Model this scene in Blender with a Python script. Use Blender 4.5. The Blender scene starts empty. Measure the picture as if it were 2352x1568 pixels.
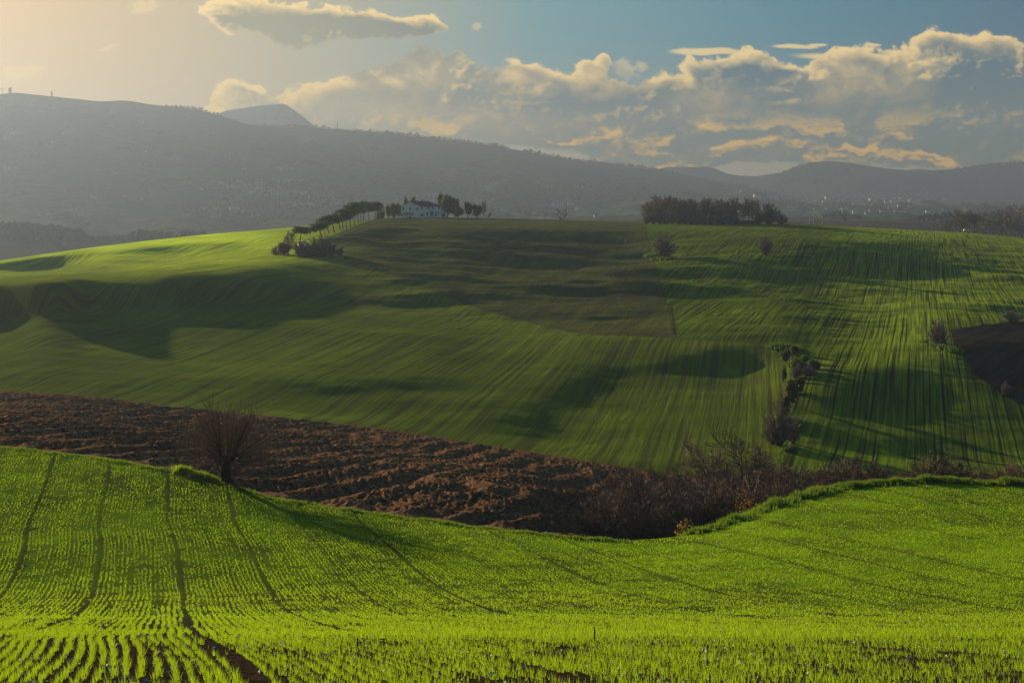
import bpy, math, random
import numpy as np

# ------------------------------------------------------------------ camera, world, sun, exposure
F = 3267.0            # focal length in the 2352 px wide frame used for all measurements
CX, HY = 1176.0, 470.0  # horizon row of that frame (camera is level, lens shifted down)
SUN_AZ, SUN_EL = -36.0, 10.0
EXPOSURE = 1.45
SKYK = 1.18 / 2 ** EXPOSURE
import time as _tm
_T0 = _tm.time()
sc = bpy.context.scene
cam = bpy.data.cameras.new('camera')
camo = bpy.data.objects.new('camera', cam)
sc.collection.objects.link(camo)
camo.location = (0, 0, 0)
camo.rotation_euler = (math.radians(90), 0, 0)
cam.sensor_width = 36.0
cam.lens = 36.0 * F / 2352.0
cam.shift_y = -(784.0 - HY) / 2352.0
cam.clip_start = 0.5
cam.clip_end = 60000
sc.camera = camo
sc.render.engine = 'CYCLES'
sc.cycles.use_denoising = True
sc.cycles.max_bounces = 6
sc.cycles.diffuse_bounces = 3
sc.cycles.transmission_bounces = 4
sc.cycles.transparent_max_bounces = 12
sc.cycles.volume_bounces = 1
sc.cycles.sample_clamp_indirect = 4.0
sc.view_settings.view_transform = 'Standard'
sc.view_settings.look = 'None'
sc.view_settings.gamma = 1.0
sc.view_settings.use_curve_mapping = False
sc.view_settings.exposure = EXPOSURE

saz, sel = math.radians(SUN_AZ), math.radians(SUN_EL)
SUN = np.array([math.sin(saz) * math.cos(sel), math.cos(saz) * math.cos(sel), math.sin(sel)])
from mathutils import Vector
sl = bpy.data.lights.new('sun', 'SUN')
sl.energy = 5.0
sl.angle = math.radians(0.8)
sl.color = (1.0, 0.75, 0.45)
slo = bpy.data.objects.new('sun', sl)
sc.collection.objects.link(slo)
slo.rotation_euler = Vector(-SUN).to_track_quat('-Z', 'Y').to_euler()
slo.location = (0, 0, 50)

# ------------------------------------------------------------------ noise helpers (numpy)
_rs = np.random.RandomState(7)
_TAB = _rs.rand(512, 512).astype(np.float32)


def vnoise(x, y, seed=0):
    x = np.asarray(x, np.float64) + seed * 37.17
    y = np.asarray(y, np.float64) + seed * 91.73
    xi = np.floor(x).astype(np.int64)
    yi = np.floor(y).astype(np.int64)
    fx = x - xi
    fy = y - yi
    fx = fx * fx * fx * (fx * (fx * 6 - 15) + 10)
    fy = fy * fy * fy * (fy * (fy * 6 - 15) + 10)
    a = _TAB[xi & 511, yi & 511]
    b = _TAB[(xi + 1) & 511, yi & 511]
    c = _TAB[xi & 511, (yi + 1) & 511]
    d = _TAB[(xi + 1) & 511, (yi + 1) & 511]
    return (a * (1 - fx) + b * fx) * (1 - fy) + (c * (1 - fx) + d * fx) * fy


def fbm(x, y, octv=4, seed=0, gain=0.5):
    s = 0.0
    amp = 1.0
    tot = 0.0
    for o in range(octv):
        s = s + amp * (vnoise(x, y, seed + o * 3) * 2 - 1)
        tot += amp
        amp *= gain
        # rotate the lattice between octaves
        x, y = (x * 1.63 + y * 1.17) , (-x * 1.17 + y * 1.63)
    return s / tot


def gsm(A, s, axis):
    """gaussian smoothing with edge padding"""
    r = int(3 * s + 1)
    k = np.exp(-0.5 * (np.arange(-r, r + 1) / s) ** 2)
    k /= k.sum()
    A = np.moveaxis(A, axis, 0)
    P = np.concatenate([np.repeat(A[:1], r, 0), A, np.repeat(A[-1:], r, 0)], 0)
    out = np.zeros_like(A, dtype=np.float64)
    for i, w in enumerate(k):
        out += w * P[i:i + A.shape[0]]
    return np.moveaxis(out, 0, axis)


def smoothstep(a, b, x):
    t = np.clip((x - a) / (b - a), 0, 1)
    return t * t * (3 - 2 * t)


def pline(x, pts):
    """smooth interpolation through control points"""
    pts = np.array(pts, float)
    xs, ys = pts[:, 0], pts[:, 1]
    return np.interp(x, xs, ys)


def lin(c):
    c = np.asarray(c, float) / 255.0
    return np.where(c <= 0.04045, c / 12.92, ((c + 0.055) / 1.055) ** 2.4)


# ------------------------------------------------------------------ sky image: clouds over the Nishita sky
def cloud_layer():
    W, Hh = 1700, 500
    px = np.linspace(-600, 2950, W)
    py = np.linspace(-420, 500, Hh)
    PX, PY = np.meshgrid(px, py)
    wx = fbm(PX / 90, PY / 70, 5, 11) * 26 + fbm(PX / 22, PY / 18, 4, 41, .5) * 7
    wy = fbm(PX / 90, PY / 70, 5, 23) * 20 + fbm(PX / 22, PY / 18, 4, 53, .5) * 6
    X = PX + wx
    Y = PY + wy
    # (cx, cy, rx, ry, amount)
    B = [(530, 22, 62, 34, 1.0), (620, 36, 95, 36, 1.2), (720, 55, 105, 34, 1.3), (690, 78, 50, 26, .8), (820, 58, 100, 26, 1.1), (910, 60, 80, 18, .9), (990, 56, 46, 18, .8),
         (535, 218, 48, 32, .8), (500, 240, 40, 22, .5), (580, 232, 40, 24, .5), (700, 245, 110, 34, .8), (800, 222, 85, 38, .8), (880, 205, 60, 40, .8),
         (970, 140, 36, 30, 1.1), (1030, 148, 36, 26, 1.0), (1070, 178, 60, 34, 1.1), (960, 190, 60, 44, 1.0), (1010, 235, 120, 44, 1.0), (850, 270, 150, 36, .7),
         (1160, 215, 60, 36, .8), (1215, 172, 60, 32, .8), (1290, 205, 90, 34, 1.1), (1240, 245, 90, 34, .9), (1400, 215, 85, 26, 1.0), (1350, 165, 34, 26, .7), (1385, 150, 22, 20, .7), (1450, 228, 50, 24, .9),
         (1455, 268, 36, 18, .7), (1230, 290, 260, 34, .75), (1350, 330, 240, 26, .6),
         (1600, 160, 32, 26, .9), (1660, 150, 60, 26, 1.0), (1740, 155, 60, 28, 1.1), (1800, 178, 50, 28, .9), (1560, 215, 60, 34, .8), (1650, 215, 110, 44, 1.1), (1600, 262, 100, 34, .9),
         (1780, 235, 110, 44, 1.2), (1900, 170, 44, 36, 1.0), (1960, 160, 60, 34, 1.0), (2040, 150, 60, 34, 1.1), (2120, 128, 50, 34, 1.1), (2170, 120, 60, 32, 1.1), (2280, 102, 46, 26, 1.1), (2250, 160, 100, 46, 1.4), (2360, 140, 50, 34, 1.1), (2480, 150, 110, 60, 1.3), (2640, 190, 130, 60, 1.1),
         (2000, 225, 190, 48, 1.3), (2270, 215, 180, 52, 1.5), (1900, 290, 330, 40, 1.1), (2250, 300, 220, 46, 1.2), (2600, 300, 260, 60, 1.2), (1850, 345, 330, 34, .95), (2250, 360, 260, 30, 1.0),
         (1600, 365, 170, 20, .6), (1500, 320, 180, 26, .7), (1050, 320, 160, 20, .4)]
    D = np.zeros_like(PX)
    T = np.zeros_like(PX)
    for cx, cy, rx, ry, a in B:
        q = ((X - cx) / rx) ** 2 + ((Y - cy) / ry) ** 2
        g = np.exp(-q * 0.9)
        D = 1 - (1 - D) * (1 - np.clip(g * 1.05, 0, .995))
        T = T + a * g
    bil = np.abs(fbm(X / 42, Y / 34, 6, 71, .6))
    bil2 = fbm(PX / 70, PY / 34, 6, 91, .55)
    dens = D - 0.36 - 0.36 * bil2 - 0.55 * bil + 0.09
    band = smoothstep(240, 330, PY)
    streak = fbm(PX / 120, PY / 22, 5, 131, .55)
    dens = dens + band * (streak * 0.35 - .05)
    cov = smoothstep(-.01, 0.17, dens)
    thick = np.clip(dens, 0, None) * (0.6 + 0.6 * T) * np.clip(1 + 1.3 * fbm(X / 22, Y / 17, 5, 171, .6), .15, 3)
    # flat lenticular streaks
    for cx, cy, rx, ry in [(1625, 118, 92, 9), (1830, 108, 60, 6), (1880, 103, 30, 4), (2005, 105, 26, 4), (1960, 131, 150, 11), (2080, 120, 70, 8)]:
        q = ((PX + fbm(PX / 60, PY / 9, 3, 7) * 14 - cx) / rx) ** 2 + ((PY + fbm(PX / 50, PY / 30, 3, 5) * 4 - cy) / ry) ** 2
        cc = smoothstep(1.15, 0.35, q)
        cov = np.maximum(cov, cc * 0.85)
        thick = np.maximum(thick, cc * 0.10)
    # small wisps
    for cx, cy, rx, ry in [(1105, 62, 12, 9), (320, 20, 30, 16), (1480, 150, 16, 12), (245, 118, 26, 8), (1440, 160, 30, 24), (40, 160, 60, 20)]:
        q = ((X - cx) / rx) ** 2 + ((Y - cy) / ry) ** 2
        cc = smoothstep(1.2, 0.2, q + fbm(PX / 12, PY / 9, 3, 17) * .9)
        cov = np.maximum(cov, cc * 0.4)
        thick = np.maximum(thick, cc * 0.05)
    # light marched through the slab towards the sun (left, level with the cloud tops)
    dx = px[1] - px[0]
    dy = py[1] - py[0]
    tau = np.zeros_like(PX)
    sx, sy = -1.0, -0.55
    for i in range(1, 26):
        st = 3.2 * i ** 1.25
        ox = int(round(sx * st / dx))
        oy = int(round(sy * st / dy))
        sh = np.roll(np.roll(thick, -ox, 1), -oy, 0)
        tau += sh * (3.2 * 1.25 * i ** .25) / 26.0
    tau2 = gsm(gsm(tau, 1.2, 0), 1.2, 1)
    lit = np.exp(-1.9 * tau2) * 0.95 + 0.55 * np.exp(-5.5 * thick) * np.exp(-.3 * tau2)
    mot = fbm(X / 30, Y / 20, 5, 201, .6)
    lit = np.clip(lit * (1 + 0.35 * mot), 0, 1)
    # billows: heads turned to the sun catch light, hollows fall into shade
    emb = 0.0
    for sc_, dl_, w_ in ((78, 22, 1.0), (40, 11, .8), (20, 6, .55)):
        hb = 1 - np.abs(fbm(X / sc_, Y / (sc_ * .72), 5, 400 + sc_, .55)) * 2.2
        ox = int(round(-.85 * dl_ / dx))
        oy = int(round(-.6 * dl_ / dy))
        emb = emb + w_ * (hb - np.roll(np.roll(hb, -ox, 1), -oy, 0))
    emb = gsm(gsm(emb, .8, 0), .8, 1)
    big = smoothstep(-.05, .40, fbm(PX / 150 + 3, PY / 60, 4, 517, .55))
    lit = np.clip(lit + (np.clip(emb * .50, -.18, .60)) * (.15 + .85 * big) * smoothstep(0, .15, dens), 0, 1)
    # broad lit heads and shaded bases
    mod = .65 + .7 * fbm(X / 34, Y / 24, 5, 611, .6)
    for cx, cy, rx, ry, a in [(1000, 175, 110, 50, .40), (900, 262, 130, 30, .30), (1250, 195, 120, 45, .38), (1390, 178, 60, 34, .40), (1230, 285, 200, 26, .25), (1640, 225, 90, 48, .36), (1930, 190, 90, 42, .42), (2060, 185, 90, 45, .40),
                              (2130, 145, 60, 35, .45), (2290, 110, 60, 28, .30), (620, 235, 160, 30, .2),
                              (1330, 245, 90, 22, -.35), (2280, 205, 110, 46, -.45), (1710, 178, 60, 22, -.25), (1800, 300, 300, 24, -.25), (2150, 325, 260, 20, -.25), (720, 52, 190, 24, -.55), (900, 66, 90, 12, -.35), (1060, 215, 70, 22, -.25)]:
        q = ((X - cx) / rx) ** 2 + ((Y - cy) / ry) ** 2
        lit = lit + a * mod * np.exp(-q)
    lit = np.clip(lit, 0, 1)
    # thin orange shelves in the low cloud
    shelf = smoothstep(0.04, 0.52, fbm(PX / 95 + wx / 30, PY / 24 + wy / 20, 6, 301, .62)) * smoothstep(230, 320, PY)
    lit = np.clip(lit * (1 - .35 * band) + shelf * 0.80, 0, 1)
    lo = smoothstep(130, 370, PY)[..., None]
    lf = smoothstep(1500, 500, PX)[..., None]
    warm = lin((240, 208, 148)) * (1 - lo) + lin((252, 192, 48)) * lo
    warm = warm * (1 - .15 * lf) + lin((238, 204, 150)) * .15 * lf
    cool = lin((92, 116, 126)) * (1 - lo) + lin((104, 114, 108)) * lo
    cool = cool * (1 - lf * .8) + lin((164, 156, 130)) * lf * .8
    L = lit[..., None]
    col = cool * (1 - L) + warm * L
    col = np.clip((col - .10) / .74, .02, 1)
    edge = smoothstep(-600, -350, PX) * smoothstep(2950, 2750, PX) * smoothstep(-420, -250, PY)
    img = np.zeros((Hh, W, 4), np.float32)
    img[..., :3] = col
    img[..., 3] = cov * edge
    img = img[::-1]
    im = bpy.data.images.new('cloud_layer', W, Hh, alpha=True, float_buffer=True)
    im.colorspace_settings.name = 'Linear Rec.709'
    im.alpha_mode = 'CHANNEL_PACKED'
    im.pixels.foreach_set(np.ascontiguousarray(img).ravel())
    im.update()
    im.pack()
    return im, (px[0], px[-1], py[0], py[-1])


world = bpy.data.worlds.new('World')
sc.world = world
world.use_nodes = True
wn, wl = world.node_tree.nodes, world.node_tree.links
wn.clear()


def N(tree, t, **kw):
    n = tree.nodes.new(t)
    for k, v in kw.items():
        setattr(n, k, v)
    return n


def math_node(tree, op, a, b=None, c=None, clamp=False):
    n = tree.nodes.new('ShaderNodeMath')
    n.operation = op
    n.use_clamp = clamp
    for i, v in enumerate((a, b, c)):
        if v is None:
            continue
        if isinstance(v, (int, float)):
            n.inputs[i].default_value = v
        else:
            tree.links.new(v, n.inputs[i])
    return n.outputs[0]


def mixc(tree, fac, a, b, mode='MIX'):
    n = tree.nodes.new('ShaderNodeMix')
    n.data_type = 'RGBA'
    n.blend_type = mode
    n.clamp_factor = True
    for sock, v in ((n.inputs[0], fac), (n.inputs[6], a), (n.inputs[7], b)):
        if isinstance(v, (int, float)):
            sock.default_value = v
        elif isinstance(v, (tuple, list, np.ndarray)):
            sock.default_value = tuple(float(q) for q in v[:3]) + (1.0,)
        else:
            tree.links.new(v, sock)
    return n.outputs[2]


def maprange(tree, v, a, b, c, d, smooth=True):
    n = tree.nodes.new('ShaderNodeMapRange')
    n.interpolation_type = 'SMOOTHSTEP' if smooth else 'LINEAR'
    tree.links.new(v, n.inputs[0])
    for i, q in enumerate((a, b, c, d)):
        n.inputs[i + 1].default_value = q
    return n.outputs[0]


wt = world.node_tree
tc = N(wt, 'ShaderNodeTexCoord')
sep = N(wt, 'ShaderNodeSeparateXYZ')
wl.new(tc.outputs['Generated'], sep.inputs[0])
ys = math_node(wt, 'MAXIMUM', sep.outputs[1], 0.02)
uu = math_node(wt, 'DIVIDE', sep.outputs[0], ys)
vv = math_node(wt, 'DIVIDE', sep.outputs[2], ys)
nish = N(wt, 'ShaderNodeTexSky')
nish.sky_type = 'NISHITA'
nish.sun_disc = False
nish.sun_elevation = sel
nish.sun_rotation = saz
nish.air_density = 1.0
nish.dust_density = 1.6
nish.ozone_density = 2.0
print('T sky', _tm.time() - _T0)
im, (wx0, wx1, wy0, wy1) = cloud_layer()
print('T sky', _tm.time() - _T0)
U = math_node(wt, 'MULTIPLY_ADD', uu, F / (wx1 - wx0), (CX - wx0) / (wx1 - wx0))
V = math_node(wt, 'MULTIPLY_ADD', vv, F / (wy1 - wy0), (wy1 - HY) / (wy1 - wy0))
cmb = N(wt, 'ShaderNodeCombineXYZ')
wl.new(U, cmb.inputs[0])
wl.new(V, cmb.inputs[1])
tex = N(wt, 'ShaderNodeTexImage')
tex.image = im
tex.extension = 'CLIP'
tex.interpolation = 'Cubic'
wl.new(cmb.outputs[0], tex.inputs[0])
front = maprange(wt, sep.outputs[1], 0.3, 0.6, 0, 1)
alpha = math_node(wt, 'MULTIPLY', tex.outputs['Alpha'], front)
# graded clear sky: Nishita tinted towards the warm evening side round the sun and the deep blue away from it
dt = N(wt, 'ShaderNodeVectorMath', operation='DOT_PRODUCT')
nrmz = N(wt, 'ShaderNodeVectorMath', operation='NORMALIZE')
wl.new(tc.outputs['Generated'], nrmz.inputs[0])
wl.new(nrmz.outputs[0], dt.inputs[0])
dt.inputs[1].default_value = tuple(SUN)
rp = N(wt, 'ShaderNodeValToRGB')
els = rp.color_ramp.elements
els[0].position, els[0].color = 0.0, (.045, .12, .20, 1)
els[1].position, els[1].color = 1.0, (1.0, .62, .28, 1)
for ps, c_ in [(.40, (.000, .09, .20)), (.56, (.000, .11, .22)), (.68, (.00, .20, .30)), (.80, (.10, .31, .36)), (.88, (.42, .40, .27)), (.945, (.72, .47, .20))]:
    e_ = els.new(ps)
    e_.color = c_ + (1,)
wl.new(dt.outputs['Value'], rp.inputs[0])
hz = maprange(wt, sep.outputs[2], 0.0, 0.12, 1.0, 0.0)
hzc = N(wt, 'ShaderNodeValToRGB')
h2 = hzc.color_ramp.elements
h2[0].position, h2[0].color = 0.3, (.20, .24, .20, 1)
h2[1].position, h2[1].color = 0.95, (.86, .48, .19, 1)
e_ = h2.new(.75)
e_.color = (.62, .40, .14, 1)
wl.new(dt.outputs['Value'], hzc.inputs[0])
graded = mixc(wt, math_node(wt, 'MULTIPLY', hz, .75), rp.outputs[0], hzc.outputs[0])
gscale = mixc(wt, 1.0, graded, (20.0 * SKYK,) * 3, 'MULTIPLY')
hs = N(wt, 'ShaderNodeHueSaturation')
hs.inputs['Value'].default_value = 0.36
wl.new(nish.outputs[0], hs.inputs['Color'])
skyc = mixc(wt, 0.85, hs.outputs[0], gscale)
bg1 = N(wt, 'ShaderNodeBackground')
bg1.inputs[1].default_value = 0.05
wl.new(skyc, bg1.inputs[0])
bg2 = N(wt, 'ShaderNodeBackground')
bg2.inputs[1].default_value = SKYK * 1.08
wl.new(tex.outputs['Color'], bg2.inputs[0])
ms = N(wt, 'ShaderNodeMixShader')
wl.new(alpha, ms.inputs[0])
wl.new(bg1.outputs[0], ms.inputs[1])
wl.new(bg2.outputs[0], ms.inputs[2])
wo = N(wt, 'ShaderNodeOutputWorld')
wl.new(ms.outputs[0], wo.inputs[0])

# ------------------------------------------------------------------ terrain: one height table H(angle, distance)
PXC = np.arange(-700, 3060, 6.0)                      # column angles, as frame columns
A = (PXC - CX) / F
NL = 4200
LY = np.linspace(math.log(2.5), math.log(6150.0), NL)
YY = np.exp(LY)


def zof(py, Y):
    return -(np.asarray(py, float) - HY) / F * Y


# line of the near field's far edge
edge_py = pline(PXC, [(-700, 990), (0, 1025), (220, 1050), (410, 1083), (520, 1112), (640, 1148), (850, 1180), (1100, 1212), (1300, 1233), (1400, 1240), (1500, 1237), (1600, 1225), (1700, 1190), (1800, 1150), (1900, 1126), (2000, 1114), (2130, 1105), (2352, 1113), (3060, 1130)])
edge_py = gsm(edge_py, 4, 0)
edge_Y = gsm(pline(PXC, [(-700, 98), (0, 88), (400, 82), (850, 76), (1200, 73), (1400, 72), (1600, 76), (1900, 92), (2130, 96), (2352, 100), (3060, 110)]), 8, 0)
# border between ploughed field and the main hill
bord_py = gsm(pline(PXC, [(-700, 875), (0, 897), (220, 911), (420, 937), (620, 955), (900, 987), (1200, 1035), (1400, 1066), (1560, 1090), (1700, 1095), (1900, 1085), (2352, 1090), (3060, 1090)]), 3, 0)
bord_Y = gsm(pline(PXC, [(-700, 215), (0, 200), (620, 190), (1200, 176), (1560, 168), (1900, 170), (2352, 175), (3060, 185)]), 8, 0)
# skyline of the main hill
ridge_py = gsm(pline(PXC, [(-700, 690), (-200, 626), (0, 598), (150, 576), (300, 557), (470, 538), (640, 525), (760, 512), (860, 503), (920, 499), (1010, 499), (1120, 501), (1300, 505), (1480, 510), (1800, 511), (1900, 517), (2100, 528), (2200, 533), (2352, 545), (2700, 575), (3060, 600)]), 4, 0)
ridge_Y = gsm(pline(PXC, [(-700, 430), (0, 510), (470, 600), (900, 690), (1300, 700), (1700, 690), (2100, 730), (2352, 740), (3060, 700)]), 12, 0)

# slope painting of the main hill (slope uphill away from the camera); strokes in frame coordinates
NP = 420
tq = np.linspace(0, 1, NP)
PB, PR = (bord_py - HY) / F, (ridge_py - HY) / F
Pgrid = PB[None, :] + (PR - PB)[None, :] * tq[:, None]        # rows from bottom to ridge
PYg = HY + Pgrid * F
PXg = np.repeat(PXC[None, :], NP, 0)


WXg = PXg + 40 * fbm(PXg / 170, PYg / 60, 3, 201)
WYg = PYg + 9 * fbm(PXg / 130, PYg / 40, 3, 211)


def stroke(pts, hw, amp):
    pts = np.array(pts, float)
    d2 = np.full(PXg.shape, 1e9)
    asp = 3.0      # bands are stretched sideways
    xa, xb = pts[0, 0], pts[-1, 0]
    u_ = np.clip((WXg - xa) / (xb - xa + 1e-6), 0, 1)
    tp = .45 + .55 * np.clip(np.sin(u_ * math.pi), 0, 1) ** .6
    if xa < -100:
        tp = .45 + .55 * np.clip(np.sin(np.maximum(u_, .5) * math.pi), 0, 1) ** .6
    tp = tp * (1 + .22 * fbm(PXg / 110, PYg / 16, 3, int(abs(xb)) % 97))
    for (x0, y0), (x1, y1) in zip(pts[:-1], pts[1:]):
        ax, ay = (x1 - x0) / asp, y1 - y0
        bx, by = (WXg - x0) / asp, WYg - y0
        t = np.clip((bx * ax + by * ay) / (ax * ax + ay * ay + 1e-9), 0, 1)
        d2 = np.minimum(d2, (bx - t * ax) ** 2 + (by - t * ay) ** 2)
    return amp * tp * np.exp(-d2 / (hw * hw) * 0.9)


S = np.full(PXg.shape, 0.035)
for pts, hw, amp in [
    # dark (steep, turned from the sun)
    ([(-700, 740), (0, 695), (300, 690), (560, 668), (800, 682), (980, 705)], 24, .135),
    ([(800, 610), (900, 652), (1050, 705), (1200, 748)], 17, .17),
    ([(920, 530), (1120, 535), (1460, 530)], 16, .15),
    ([(860, 560), (1050, 575), (1200, 590)], 9, .10),
    ([(1130, 650), (1250, 665), (1350, 655), (1480, 668)], 15, .16),
    ([(1060, 605), (1200, 612), (1350, 598)], 8, .12),
    ([(1330, 812), (1500, 838), (1640, 832), (1780, 812)], 32, .13),
    ([(1400, 860), (1310, 900), (1230, 960)], 30, .11),
    ([(620, 885), (800, 890), (1000, 884)], 15, .085),
    ([(1530, 662), (1640, 672), (1720, 660)], 16, .14),
    ([(1530, 540), (1700, 550), (1900, 585), (2120, 615)], 16, .07),
    ([(1950, 905), (2120, 880), (2270, 910), (2352, 1000)], 38, .15),
    ([(2100, 980), (2250, 1010), (2352, 1050)], 40, .14),
    ([(1870, 915), (2000, 945), (2150, 960)], 12, .12),
    ([(1860, 985), (2000, 1020), (2120, 1050)], 11, .11),
    ([(2200, 800), (2400, 850), (2900, 900)], 50, .05),
    ([(1600, 600), (1800, 640), (2000, 690), (2100, 715)], 9, .12),
    ([(1800, 545), (2050, 600), (2300, 650)], 8, .10),
    ([(1100, 545), (1300, 556), (1480, 552)], 7, .10),
    ([(960, 590), (1150, 622)], 6, .09),
    ([(1200, 730), (1400, 745), (1500, 750)], 7, .08),
    ([(800, 560), (1100, 600), (1460, 590)], 40, .08),
    ([(950, 640), (1200, 690), (1450, 720)], 30, .08),
    ([(1560, 590), (1800, 600), (2050, 640)], 30, .05),
    # bright (crests and treads)
    ([(-700, 700), (0, 648), (300, 622), (640, 590)], 16, -.078),
    ([(-700, 620), (0, 580), (400, 552), (640, 535)], 10, -.022),
    ([(560, 700), (760, 705), (880, 712)], 8, -.07),
    ([(1080, 632), (1200, 638), (1330, 624), (1480, 612)], 6, -.10),
    ([(1180, 695), (1320, 705)], 7, -.05),
    ([(1100, 575), (1300, 580)], 6, -.05),
    ([(0, 840), (300, 850), (600, 840), (900, 830)], 18, -.03),
    ([(1330, 772), (1480, 776), (1700, 786)], 7, -.09),
    ([(1560, 640), (1800, 650), (2100, 690), (2352, 700)], 26, -.02),
    ([(1830, 790), (2000, 800), (2180, 800)], 24, -.05),
    ([(1860, 960), (1960, 985), (2080, 1000)], 8, -.08),
    ([(1880, 1040), (2050, 1062), (2200, 1085)], 10, -.08),
    ([(1850, 830), (2000, 840), (2150, 850)], 10, -.03),
]:
    S += stroke(pts, hw, amp)
S += 0.016 * fbm(PXg / 420, PYg / 34, 3, 5)
S += 0.012 * fbm(PXg / 120, PYg / 14, 3, 35)
S = gsm(S, 5, 1)
# roll over to tangent at the skyline
roll = smoothstep(0.0, 0.13, (PYg - ridge_py[None, :]) / 260.0)
target = np.log(ridge_Y / bord_Y)
dP = -(Pgrid[1:] - Pgrid[:-1])


def integrate(s):
    g = (Pgrid + s) * (0.25 + 0.75 * roll)
    g = 0.5 * (g + np.sqrt(g * g + 0.012 ** 2))     # keep positive
    gm = 0.5 * (g[1:] + g[:-1])
    return np.concatenate([np.zeros((1, len(PXC))), np.cumsum(dP / gm, 0)], 0)


lo = np.full(len(PXC), -0.2)
hi = np.full(len(PXC), 0.6)
for _ in range(36):
    mid = 0.5 * (lo + hi)
    big = integrate(mid[None, :] + 0 * S)[-1] > target
    lo = np.where(big, mid, lo)
    hi = np.where(big, hi, mid)
c0 = gsm(0.5 * (lo + hi), 6, 0)[None, :]
L0 = integrate(c0 + 0 * S)
L0 = L0 * (target / L0[-1])[None, :]
DV = integrate(c0 + S - 0.035) - integrate(c0 + 0 * S)
DV = DV - gsm(DV, 75, 0)
DV = 1.75 * gsm(gsm(DV, 6.0, 1), 1.5, 0) * smoothstep(0, .06, tq)[:, None] * smoothstep(1, .93, tq)[:, None]
LH = L0 + DV
dmin = np.diff(L0, axis=0) * 0.12
LH = np.concatenate([LH[:1], LH[:1] + np.cumsum(np.maximum(np.diff(LH, axis=0), dmin), 0)], 0)
LH = LH * (target / LH[-1])[None, :]
Yhill = bord_Y[None, :] * np.exp(LH)
Zhill = -Pgrid * Yhill

# far land: knot lines
crestL = gsm(pline(PXC, [(-700, 190), (-200, 205), (0, 213), (30, 208), (60, 211), (100, 215), (230, 229), (290, 226), (350, 236), (450, 247), (520, 268), (570, 284), (640, 289), (730, 292), (800, 296), (900, 305), (1000, 317), (1100, 328), (1200, 345), (1300, 364), (1400, 375), (1500, 388), (1600, 410), (1700, 427), (1800, 440), (1900, 449), (3060, 452)]), 2, 0)
crestL_Y = pline(PXC, [(-700, 3600), (0, 3700), (700, 3900), (1200, 4100), (1700, 4300), (1900, 4400), (3060, 4400)])
crestR = -6 * smoothstep(1750, 1850, PXC) + gsm(pline(PXC, [(-700, 440), (1400, 440), (1650, 432), (1700, 425), (1740, 414), (1780, 401), (1820, 385), (1860, 374), (1900, 368), (1950, 372), (2000, 381), (2060, 389), (2110, 392), (2200, 388), (2240, 379), (2290, 373), (2352, 370), (2600, 362), (3060, 380)]), 2, 0)
crestF = pline(PXC, [(-700, 330), (300, 340), (440, 300), (490, 258), (520, 247), (560, 241), (600, 235), (630, 233), (650, 231), (662, 236), (680, 249), (700, 264), (730, 290), (780, 330), (900, 370), (1300, 400), (1500, 386), (1530, 379), (1570, 378), (1600, 379), (1625, 377), (1645, 383), (1670, 394), (1700, 399), (1740, 400), (1780, 393), (1810, 389), (1870, 400), (2000, 400), (2080, 386), (2110, 383), (2140, 386), (2180, 384), (2210, 384), (2260, 390), (3060, 390)])
HT = np.zeros((len(PXC), NL))
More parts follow.
